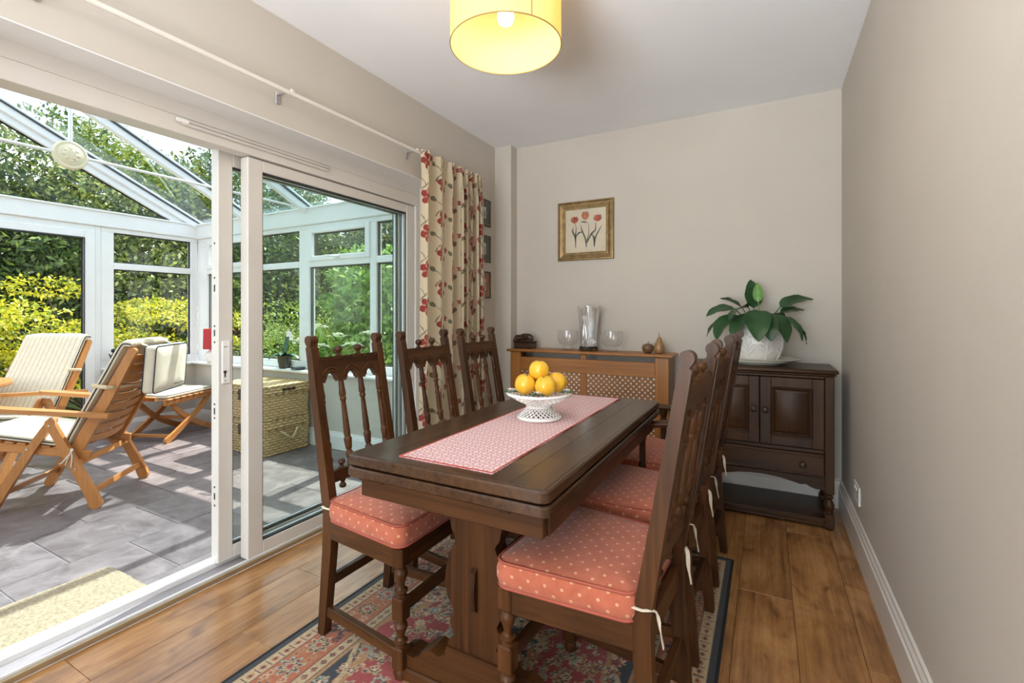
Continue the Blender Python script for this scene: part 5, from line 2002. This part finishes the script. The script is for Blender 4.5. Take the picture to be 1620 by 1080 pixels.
# pinch pleats at the heading: narrow, tight folds that open lower down
x = -1.772 + amp * np.sin(ph) * (.45 + .55 * soft) + .010 * head * np.sign(np.sin(ph * 3)) * np.abs(np.sin(ph * 3)) ** .5
y = y + .016 * np.cos(ph * 1.0 + .8) * soft + .010 * np.sin(ph * 2) * (.4 + .6 * soft)
y = y - .050 * drop ** .8 * (1 - tt) + .060 * drop * tt
x = x + .010 * drop * np.sin(tt * 5 + 1)
z = cz1 - Vv - .004 * head * np.cos(ph)
Vc = np.stack([x, y, z], -1).reshape(-1, 3)
colc = np.empty(U.shape + (3,))
colc[:] = (.70, .60, .43)
def cpaint(mask_region, px, py, r, fn):
    i0, i1 = np.searchsorted(uu, [px - r, px + r])
    j0, j1 = np.searchsorted(vv, [py - r, py + r])
    if i1 > i0 and j1 > j0:
        fn(colc[j0:j1, i0:i1], U[j0:j1, i0:i1] - px, Vv[j0:j1, i0:i1] - py)
def flower(r, rot, tone):
    def fn(S_, sx, sy):
        q = np.hypot(sx, sy)
        a = np.arctan2(sy, sx) + rot
        lobe = r * (.62 + .38 * np.abs(np.cos(2.5 * a)))
        m = q < lobe
        S_[m] = tone
        veins = m & (np.abs(np.sin(2.5 * a)) > .93) & (q > r * .2)
        S_[veins] = (.62, .36, .28)
        edge = m & (q > lobe * .88)
        S_[edge] = (.25, .03, .03)
        dots_ = m & (q < r * .22)
        S_[dots_] = (.20, .03, .03)
    return fn
def stem_line(pts, wd_, c):
    pts = [(p[0], p[1]) for p in smooth_path([(a, b_, 0) for a, b_ in pts], 8)]
    for (a, b_), (c_, d_) in zip(pts[:-1], pts[1:]):
        r = max(abs(c_ - a), abs(d_ - b_)) + wd_ * 2
        mx_, my_ = (a + c_) / 2, (b_ + d_) / 2
        def fn(S_, sx, sy, a=a - mx_, b_=b_ - my_, c_=c_ - mx_, d_=d_ - my_):
            vx, vy = c_ - a, d_ - b_
            t_ = np.clip(((sx - a) * vx + (sy - b_) * vy) / (vx * vx + vy * vy + 1e-12), 0, 1)
            S_[np.hypot(sx - a - t_ * vx, sy - b_ - t_ * vy) < wd_] = c
        cpaint(None, mx_, my_, r, fn)
def leaf_print(rot, L, c):
    def fn(S_, sx, sy):
        a = sx * math.cos(rot) + sy * math.sin(rot)
        b_ = -sx * math.sin(rot) + sy * math.cos(rot)
        m = (np.abs(a) < L / 2) & (np.abs(b_) < .28 * L * np.cos(np.clip(a / L * PI, -PI / 2, PI / 2)))
        S_[m] = c
        S_[m & (np.abs(b_) < .0012)] = (.40, .36, .26)
    return fn
RED, OLI, STM = (.33, .050, .036), (.150, .135, .085), (.085, .065, .05)
PU, PV = .243, .215
k = 0
for i in range(-1, int(CU / PU) + 2):
    for j in range(-1, int((cz1 - cz0) / PV) + 2):
        ox = .05 + i * PU
        oy = .06 + j * PV + (PV / 2 if i % 2 else 0)
        stem_line([(ox + .012, oy + .03), (ox + .035, oy + .075), (ox + .010, oy + .125), (ox - .045, oy + .17), (ox - .06, oy + .20)], .0027, STM)
        stem_line([(ox + .030, oy + .085), (ox + .065, oy + .07), (ox + .085, oy + .035)], .0018, STM)
        stem_line([(ox - .02, oy + .155), (ox - .04, oy + .12), (ox - .065, oy + .10)], .0018, STM)
        cpaint(None, ox + .092, oy + .02, .05, leaf_print(-1.1, .046, OLI))
        cpaint(None, ox - .075, oy + .092, .05, leaf_print(.7, .046, OLI))
        cpaint(None, ox + .055, oy + .155, .05, leaf_print(2.2, .038, OLI))
        cpaint(None, ox + .125, oy - .035, .04, flower(.020, j * 1.3, RED))
        cpaint(None, ox, oy, .07, flower(.056, .4 + k * .7, RED))
        k += 1
ii = (np.arange(nv - 1)[:, None] * nu + np.arange(nu - 1)[None]).ravel()
Fc = np.stack([ii, ii + nu, ii + nu + 1, ii + 1], 1)
ct = thing('curtain', 'cream curtain printed with red flowers, drawn to the right of the patio door', 'curtain', (-1.772, 2.5, 0))
Vc = Vc - np.array([-1.772, 2.5, 0])
o = grid_obj('cloth', Vc, Fc, colc, M['curtain'])
o.parent = ct
b = MB()
for q in range(9):
    yq = cy0 + (cy1 - cy0) * (q + .3) / 9 - 2.5
    b.tube([(-.018, yq, 2.055), (-.018, yq, 2.035), (-.012, yq, 2.030)], .002, 5)
b.build('hook', M['gloss'], ct)

# ------------------------------------------------------------------ teak recliners in the conservatory
def band(b, cl, wd_, y0, y1):
    o = ribbon(cl, wd_)
    b.prism(o, y0, y1, 'xz')
def recliner(label, loc, rz, pillow):
    t = thing('teak_recliner', label, 'chair', loc, rz)
    HWd = .256
    for s in (-1, 1):
        y0, y1 = s * HWd - .014, s * HWd + .014
        b = MB(); band(b, [(.008, .026), (.035, .095), (.085, .20), (.155, .345), (.228, .500)], [.060, .054, .050, .046, .042], y0, y1)
        b.build('leg', teak('z'), t, 40)
        yi = s * (HWd - .030)
        b = MB(); band(b, [(.235, .505), (.33, .355), (.43, .185), (.520, .024)], [.040, .044, .048, .054], yi - .014, yi + .014)
        b.build('leg', teak('z'), t, 40)
        # arm with rounded front
        b = MB()
        a0 = s * (HWd + .008)
        top = [(-.06, a0 - .020), (.10, a0 - .026), (.35, a0 - .034), (.55, a0 - .036)] + arc(.57, a0, .036, -90, 90, 6) + [(.55, a0 + .036), (.35, a0 + .034), (.10, a0 + .026), (-.06, a0 + .020)]
        m = Matrix.Translation((0, 0, .515)) @ Matrix.Rotation(R(-6.5), 4, 'Y')
        b.prism(top, .006, .030, 'xy', m)
        b.build('arm', teak('x'), t, 40)
        # back post and seat rail
        yb_ = s * (HWd - .052)
        b = MB(); band(b, [(.150, .285), (.085, .415), (-.02, .62), (-.150, .890)], [.060, .064, .056, .044], yb_ - .013, yb_ + .013)
        b.build('back_post', teak('z'), t, 40)
        MB().bar((.06, yb_ - s * .0, .292), (.585, yb_, .385), .026, .050, c=.004).build('seat_rail', teak('x'), t)
        bk = MB()
        bk.lathe([(.010, -.004), (.010, .004)], 10, (0, 0, 0), Matrix.Translation((.15, yb_ + s * .016, .29)) @ Matrix.Rotation(R(90), 4, 'X'))
        for (px, pz) in ((.226, .485), (.10, .235), (.33, .36)):
            bk.lathe([(.006, -.003), (.006, .003)], 8, (0, 0, 0), Matrix.Translation((px, s * (HWd + .014), pz)) @ Matrix.Rotation(R(90), 4, 'X'))
        bk.build('bolt', M['steel'], t)
    for k in range(8):
        f = (k + .5) / 8
        x, z = .13 + .46 * f, .330 + .088 * f
        m = Matrix.Translation((x, 0, z)) @ Matrix.Rotation(R(-10), 4, 'Y')
        MB().box(-.022, -HWd + .036, -.007, .022, HWd - .036, .007, .003, m).build('seat_slat', teak('y'), t)
    for k in range(9):
        f = (k + .5) / 9
        x, z = .115 + (-.148 - .115) * f, .36 + (.885 - .36) * f
        # back slats bowed rearwards
        vs, fs = [], []
        nn = 9
        ux, uz = -.262, .525
        L = math.hypot(ux, uz); ux /= L; uz /= L
        for i in range(nn):
            q = -1 + 2 * i / (nn - 1)
            y = q * (HWd - .040)
            bow = -.030 * (1 - q * q)
            for (a, c_) in ((-.023, .0), (.023, .0), (.023, -.010), (-.023, -.010)):
                px = x + ux * a + uz * (c_ + bow)
                pz = z + uz * a - ux * (c_ + bow)
                vs.append((px, y, pz))
        for i in range(nn - 1):
            for e_ in range(4):
                a, c_ = i * 4 + e_, i * 4 + (e_ + 1) % 4
                fs.append((a, a + 4, c_ + 4, c_))
        fs += [(0, 1, 2, 3), tuple((nn - 1) * 4 + e_ for e_ in (3, 2, 1, 0))]
        MB().add(vs, fs).build('back_slat', teak('y'), t, 30)
    MB().bar((.030, -HWd + .01, .095), (.030, HWd - .01, .095), .016, .034, (.3, 0, 1), .003).build('stretcher', teak('y'), t)
    MB().bar((.475, -HWd + .03, .105), (.475, HWd - .03, .105), .016, .034, (-.4, 0, 1), .003).build('stretcher', teak('y'), t)
    MB().bar((.10, -HWd + .01, .262), (.10, HWd - .01, .262), .018, .034, (.3, 0, 1), .003).build('stretcher', teak('y'), t)
    # folded pad: seat part and back part
    b = MB()
    path = [(.62, .452), (.50, .432), (.35, .402), (.20, .374), (.165, .385), (.150, .420), (.06, .605), (-.03, .785), (-.095, .918), (-.120, .936), (-.150, .930)]
    P = smooth_path([(a, 0, c_) for a, c_ in path], 4)
    th = .024
    nn = len(P)
    ys_ = np.linspace(-.225, .225, 9)
    vs, fs = [], []
    for side in (1, -1):
        for i, p in enumerate(P):
            tg = (P[min(i + 1, nn - 1)] - P[max(i - 1, 0)]).normalized()
            nr_ = Vector((-tg.z, 0, tg.x)) * -1
            if i == 0: pass
            for y in ys_:
                q = abs(y) / .225
                hh = th * (1 - .45 * q ** 6) * (1 + .0 * i)
                if i in (0, nn - 1): hh *= .6
                vs.append(tuple(p + nr_ * hh * side + Vector((0, y, 0))))
    m_ = len(ys_)
    for s2 in (0, 1):
        o0 = s2 * nn * m_
        for i in range(nn - 1):
            for j in range(m_ - 1):
                a = o0 + i * m_ + j
                q = (a, a + 1, a + m_ + 1, a + m_)
                fs.append(q if s2 == 0 else tuple(reversed(q)))
    o1 = nn * m_
    for i in range(nn - 1):
        fs.append((i * m_, (i + 1) * m_, o1 + (i + 1) * m_, o1 + i * m_))
        fs.append((i * m_ + m_ - 1, o1 + i * m_ + m_ - 1, o1 + (i + 1) * m_ + m_ - 1, (i + 1) * m_ + m_ - 1))
    for j in range(m_ - 1):
        fs.append((j, o1 + j, o1 + j + 1, j + 1))
        e_ = (nn - 1) * m_
        fs.append((e_ + j, e_ + j + 1, o1 + e_ + j + 1, o1 + e_ + j))
    b.add(vs, fs)
    pad = b.build('seat_pad', M['stripes'], t, 50)
    b = MB()
    for y in (-.2275, .2275):
        b.tube([(p.x, y, p.z) for p in P], .0035, 5)
    b.build('piping', M['navy'], pad)
    b = MB()
    loop = []
    for (x, y, z) in ((.045, -.232, .70), (-.06, -.235, .685), (-.085, 0, .672), (-.06, .235, .685), (.045, .232, .70)):
        loop.append((x, y, z))
    b.tube(smooth_path(loop, 4), .011, 6, flat=.25, up=(0, 1, 0))
    b.build('strap', M['strap'], pad)
    b = MB()
    for s in (-1, 1):
        for q in range(3):
            b.tube(smooth_path([(.16, s * .23, .335), (.13 - .01 * q, s * (.262 + .006 * q), .345), (.115 + .02 * q, s * (.274 + .004 * q), .30 - .01 * q), (.12 + .028 * q, s * .272, .245 + .012 * q)], 3), .0032, 5)
    tag(b.build('tie', M['rope'], pad), kind='stuff')
    if pillow:
        o = rr(.215, .145, .025, 4)
        cm, ring = cushion_mesh(o, -.032, .032, .018)
        m = Matrix.Translation((-.215, -.045, .772)) @ Matrix.Rotation(R(90), 4, 'Z') @ Matrix.Rotation(R(86), 4, 'X')
        cm.v = [tuple(m @ Vector(p)) for p in cm.v]
        pl_ = cm.build('head_pillow', M['canvas'], t, 60)
        b = MB()
        for z in (-.030, .030):
            b.tube([tuple(m @ Vector(p)) for p in ring(.99, z)], .0035, 5, True)
        b.build('piping', M['navy'], pl_)
        b = MB()
        xx = .0
        for k in range(9):
            if k == 4: continue
            c_ = m @ Vector((-.165 + .016 * k - .02, -.118 + .002 * math.sin(k), -.0335))
            c2 = m @ Vector((-.156 + .016 * k - .02, -.114, -.0335))
            b.tube([c_, c2], .0022, 4)
        b.build('stitching', M['navy'], pl_)
        MB().bar((-.105, -.20, .925), (-.190, -.20, .905), .40, .004, c=.001) if False else None
        b = MB()
        for y in (-.20, .10):
            b.bar((-.125, y, .936), (-.205, y, .905), .03, .004, c=.001)
        b.build('hanging_flap', M['canvas'], pl_)
    return t
recliner('teak recliner seen from behind with a cream pillow hung over its back', (-3.547, 1.456, 0), math.atan2(-.66, -.75), True)
recliner('teak recliner facing the room in front of the French door, striped pad', (-4.76, 1.45, 0), math.atan2(-.88, .47), False)

# footstool
fs_ = thing('teak_footstool', 'folding teak footstool with a cream pad by the garden window', 'footstool', (-4.80, 2.34, 0), R(114.5))
L, Wd = .30, .20
for s in (-1, 1):
    y = s * (Wd - .02)
    b = MB(); band(b, [(-.27, .022), (-.20, .055), (-.05, .135), (.12, .235), (.22, .325)], [.052, .048, .044, .042, .040], y - .012, y + .012)
    b.build('leg', teak('x'), fs_, 40)
    y2 = s * (Wd - .048)
    b = MB(); band(b, [(.30, .022), (.22, .050), (.06, .13), (-.08, .225), (-.19, .325)], [.052, .048, .044, .042, .040], y2 - .012, y2 + .012)
    b.build('leg', teak('x'), fs_, 40)
    MB().bar((-L, y, .345), (L, y, .345), .024, .045, c=.004).build('seat_rail', teak('x'), fs_)
for x, z in ((-.22, .05), (.24, .05), (.02, .16)):
    MB().bar((x, -Wd + .03, z), (x, Wd - .03, z), .014, .030, c=.003).build('stretcher', teak('y'), fs_)
for k in range(8):
    x = -L + .035 + k * (2 * L - .07) / 7
    MB().box(x - .030, -Wd - .012, .368, x + .030, Wd + .012, .380, .003).build('seat_slat', teak('y'), fs_)
cm, ring = cushion_mesh(rr(L - .01, Wd - .005, .03, 4), .381, .412, .018)
pd = cm.build('seat_pad', M['canvas'], fs_, 60)
b = MB()
for z in (.384, .410):
    b.tube(ring(.99, z), .0032, 5, True)
b.build('piping', M['navy'], pd)

# round table at the left edge
tr_ = .46
tt_ = thing('garden_table', 'round slatted teak table, only its edge visible at the far left', 'table', (-4.70, .80, 0))
TZ_ = .632
b = MB()
for rO, rI in ((tr_, tr_ - .045),):
    n = 48
    vs, fs = [], []
    for (r_, z_) in ((rO - .004, TZ_), (rO, TZ_ + .006), (rO, TZ_ + .022), (rO - .004, TZ_ + .027), (rI, TZ_ + .027), (rI, TZ_)):
        for k in range(n):
            vs.append((r_ * math.cos(2 * PI * k / n), r_ * math.sin(2 * PI * k / n), z_))
    for j in range(6):
        for k in range(n):
            a, c_ = j * n + k, j * n + (k + 1) % n
            j2 = ((j + 1) % 6) * n
            fs.append((a, c_, j2 + (k + 1) % n, j2 + k))
    b.add(vs, fs)
b.build('rim', teak('x'), tt_)
k = -8
while k <= 8:
    x = k * .048
    if abs(x) < tr_ - .06:
        hl_ = math.sqrt((tr_ - .044) ** 2 - x * x)
        MB().box(x - .021, -hl_, TZ_ + .004, x + .021, hl_, TZ_ + .027, .003).build('table_slat', teak('y'), tt_)
    k += 1
for k in range(4):
    a = 2 * PI * k / 4 + .3
    c_, s_ = math.cos(a), math.sin(a)
    MB().bar((0, 0, TZ_ - .015), (c_ * (tr_ - .05), s_ * (tr_ - .05), TZ_ - .012), .03, .03, c=.003).build('bearer', teak('x'), tt_)
    MB().bar((c_ * .05, s_ * .05, .10), (c_ * .24, s_ * .24, .018), .036, .036, c=.004).build('foot', teak('x'), tt_)
MB().box(-.035, -.035, .05, .035, .035, TZ_ - .005, .005).build('column', teak('z'), tt_)

# hampers
def hamper(label, z0, h, handle):
    t = thing('wicker_hamper', label, 'hamper', (-3.70, 2.505, z0), 0, 'stacked wicker hampers')
    hx, hy = .31, .205
    b = MB()
    o = rr(hx, hy, .03, 3)
    n = len(o)
    zs = [.004, h * .25, h * .5, h * .74]
    vs, fs = [], []
    for i, z in enumerate(zs):
        f = .965 + .035 * i / 3
        vs += [(x * f, y * f, z) for x, y in o]
    for i in range(3):
        for k in range(n):
            a, c_ = i * n + k, i * n + (k + 1) % n
            fs.append((a, c_, c_ + n, a + n))
    fs += [tuple(range(n - 1, -1, -1)), tuple(range(3 * n, 4 * n))]
    b.add(vs, fs)
    b.build('basket_body', M['wicker'], t)
    b = MB()
    vs, fs = [], []
    zs = [(1.0, h * .76), (1.008, h * .77), (1.008, h * .97), (.985, h * 1.0 - .004), (.6, h - .001)]
    for f, z in zs:
        vs += [(x * f, y * f, z) for x, y in o]
    for i in range(4):
        for k in range(n):
            a, c_ = i * n + k, i * n + (k + 1) % n
            fs.append((a, c_, c_ + n, a + n))
    fs += [tuple(range(n - 1, -1, -1)), tuple(range(4 * n, 5 * n))]
    b.add(vs, fs)
    lid = b.build('lid', M['wicker'], t)
    def plait(z, f, r, par):
        b = MB()
        m = 120
        per = []
        for k in range(n):
            p, q = o[k], o[(k + 1) % n]
            L_ = math.hypot(q[0] - p[0], q[1] - p[1])
            st_ = max(1, int(L_ / .016))
            per += [(p[0] + (q[0] - p[0]) * e / st_, p[1] + (q[1] - p[1]) * e / st_) for e in range(st_)]
        for ph_ in (0, PI):
            b.tube([(x * f, y * f, z + r * .7 * math.sin(i * .9 + ph_)) for i, (x, y) in enumerate(per)], r, 5, True)
        b.build('plaited_edge', M['wicker'], par)
    plait(.010, .975, .006, t)
    plait(h * .73, 1.0, .006, t)
    plait(h * .785, 1.01, .006, lid)
    plait(h * .975, .995, .006, lid)
    if handle == 'slot':
        b = MB()
        for k in (-1, 0, 1):
            b.box(hx * .99 + .002, k * .040 - .017, h * .78, hx * 1.0 + .0055, k * .040 + .017, h * .90)
        b.build('grip_slot', M['sub'], lid)
    else:
        b = MB()
        b.tube(smooth_path([(hx + .004, -.075, h * .66), (hx + .018, -.055, h * .60), (hx + .026, -.015, h * .47), (hx + .026, .02, h * .45), (hx + .018, .055, h * .60), (hx + .004, .075, h * .68)], 5), .009, 8)
        b.build('rope_handle', M['strap'], t)
    b = MB()
    b.box(-.02, -hy - .010, h * .55, .02, -hy - .002, h * .86, .003)
    b.build('leather_strap', M['frame_dark'], t)
hamper('lower wicker hamper with a rope handle on the slate floor', 0, .272, 'rope')
hamper('upper wicker hamper with grip holes stacked on another hamper', .274, .272, 'slot')

# doormat
dm = thing('doormat', 'pale coir doormat on the slate just outside the patio door', 'doormat', (-2.350, .62, .0))
b = MB()
NX, NY = 26, 44
vs = []
for j in range(NY + 1):
    for i in range(NX + 1):
        ed = min(i, NX - i, j, NY - j)
        vs.append((-.176 + .352 * i / NX + rng.uniform(-.002, .002), -.376 + .752 * j / NY + rng.uniform(-.002, .002), (.004 if ed == 0 else .020) + rng.uniform(-.0015, .0015)))
b.add(vs, [(j * (NX + 1) + i, j * (NX + 1) + i + 1, (j + 1) * (NX + 1) + i + 1, (j + 1) * (NX + 1) + i) for j in range(NY) for i in range(NX)])
b.build('coir_pile', M['mat'], dm)
MB().box(-.174, -.374, .0, .174, .374, .006).build('backing', M['gasket'], dm)

# window sill things
SZ = .625
orc = thing('orchid', 'white flowered orchid in a dark glazed pot on the side window sill', 'plant', (-3.785, 2.752, SZ))
MB().lathe([(.001, 0), (.040, 0), (.045, .01), (.056, .07), (.060, .105), (.063, .110), (.060, .114), (.055, .105), (.001, .10)], 24, cap=False).build('pot', M['terracotta'], orc, 50)
MB().lathe([(.001, .104), (.054, .102)], 16, cap=False).build('soil', M['soil'], orc)
def strap_leaf(par, az, L_, wd_, lean, fall, z0, mat='green'):
    ca, sa = math.cos(az), math.sin(az)
    p, ang = Vector((0, 0, z0)), lean
    vs, fs = [], []
    for i in range(9):
        t_ = i / 8
        wv = wd_ * .5 * math.sin(PI * (.18 + .80 * t_)) ** .7 + .001
        for q in (-1, 0, 1):
            vs.append((p.x - sa * wv * q, p.y + ca * wv * q, p.z + abs(q) * wv * .4))
        p = p + Vector((ca * math.cos(ang), sa * math.cos(ang), math.sin(ang))) * (L_ / 8)
        ang -= fall / 8
    n1 = len(vs)
    vs += [(x, y, z - .003) for x, y, z in vs]
    for i in range(8):
        for q in range(2):
            a = i * 3 + q
            fs += [(a, a + 1, a + 4, a + 3), (n1 + a, n1 + a + 3, n1 + a + 4, n1 + a + 1)]
    MB().add(vs, fs).build('leaf', M[mat], par, 60)
for az, L_, lean, fall in ((.3, .17, .5, 1.6), (2.6, .16, .7, 1.9), (1.7, .21, 1.45, .3), (4.4, .15, .6, 1.7), (5.4, .13, .9, 1.6)):
    strap_leaf(orc, az, L_, .055, lean, fall, .10)
b = MB()
st1 = smooth_path([(0, 0, .10), (-.06, -.01, .22), (-.14, -.02, .34), (-.20, -.02, .40)], 4)
st2 = smooth_path([(0, 0, .10), (-.10, -.02, .16), (-.22, -.02, .20)], 4)
st3 = smooth_path([(.01, 0, .10), (.08, -.01, .24), (.12, -.02, .30), (.155, -.03, .29)], 4)
for s_ in (st1, st2, st3):
    b.tube(s_, .003, 5)
b.build('flower_stem', M['leaf_new'], orc)
def orchid_bloom(c):
    b = MB()
    for k in range(5):
        a = 2 * PI * k / 5 + .3
        ca, sa = math.cos(a), math.sin(a)
        pts = [(0, 0), (.016, -.013), (.032, -.010), (.038, 0), (.032, .010), (.016, .013)]
        b.add([(c[0] + (u_ * ca - v_ * sa), c[1] - .003 - .006 * (u_ / .038), c[2] + (u_ * sa + v_ * ca)) for u_, v_ in pts], [tuple(range(6))])
    b.ball((c[0], c[1] - .008, c[2]), .007, 8, 6)
    b.build('flower', M['porcelain'], orc)
orchid_bloom((.150, -.035, .285))
orchid_bloom((.125, -.045, .315))
o = MB().lathe([(.001, 0), (.05, .002), (.062, .012), (.056, .020), (.03, .022), (.001, .016)], 24, cap=False).build('glass_dish', M['pebble'], None, 50, (-3.60, 2.752, SZ))
tag(o, 'small dark glass dish on the sill beside the orchid', 'dish')
stt = thing('statuette', 'small black carved figure on the garden window sill', 'statue', (-5.175, 2.055, SZ))
MB().box(-.03, -.04, 0, .03, .04, .02, .004).build('base', M['black'], stt)
b = MB()
b.tube(smooth_path([(0, 0, .02), (.004, .004, .055), (-.004, .010, .085), (0, .0, .115), (0, -.005, .132)], 4), [.022, .021, .020, .018, .018, .019, .021, .022, .021, .020, .018, .016, .015, .014, .012, .010, .009], 10)
b.ball((0, -.004, .152), .020, 12, 8)
b.tube([(0, .014, .115), (.01, -.03, .10), (.0, -.038, .125)], [.008, .007, .006], 6)
b.tube([(0, -.014, .115), (.01, -.030, .09), (.005, -.012, .07)], [.008, .007, .006], 6)
b.tube([(0, .012, .025), (.01, .026, .04), (.0, .012, .06)], [.010, .012, .012], 6)
b.build('figure', M['black'], stt)
tl = thing('table_lamp', 'small lamp with red patterned shade and white base in the corner', 'lamp', (-4.87, 2.735, SZ))
b = MB()
b.lathe([(.001, 0), (.035, 0), (.055, .02), (.065, .055), (.058, .09), (.035, .115), (.012, .125), (.012, .15)], 24, cap=False)
b.build('base', M['porcelain'], tl, 60)
b = MB()
b.lathe([(.076, .135), (.072, .335)], 32, cap=False)
b.lathe([(.0705, .335), (.0745, .135)], 32, cap=False)
b.build('lamp_shade', M['shade_red'], tl, 60)
MB().tube([(0, 0, .14), (0, 0, .24)], .008, 8).build('lamp_holder', M['brass'], tl)
b = MB()
for k in range(3):
    a = 2 * PI * k / 3
    b.tube([(0, 0, .235), (.074 * math.cos(a), .074 * math.sin(a), .235)], .0015, 4)
b.build('shade_carrier', M['brass'], tl)
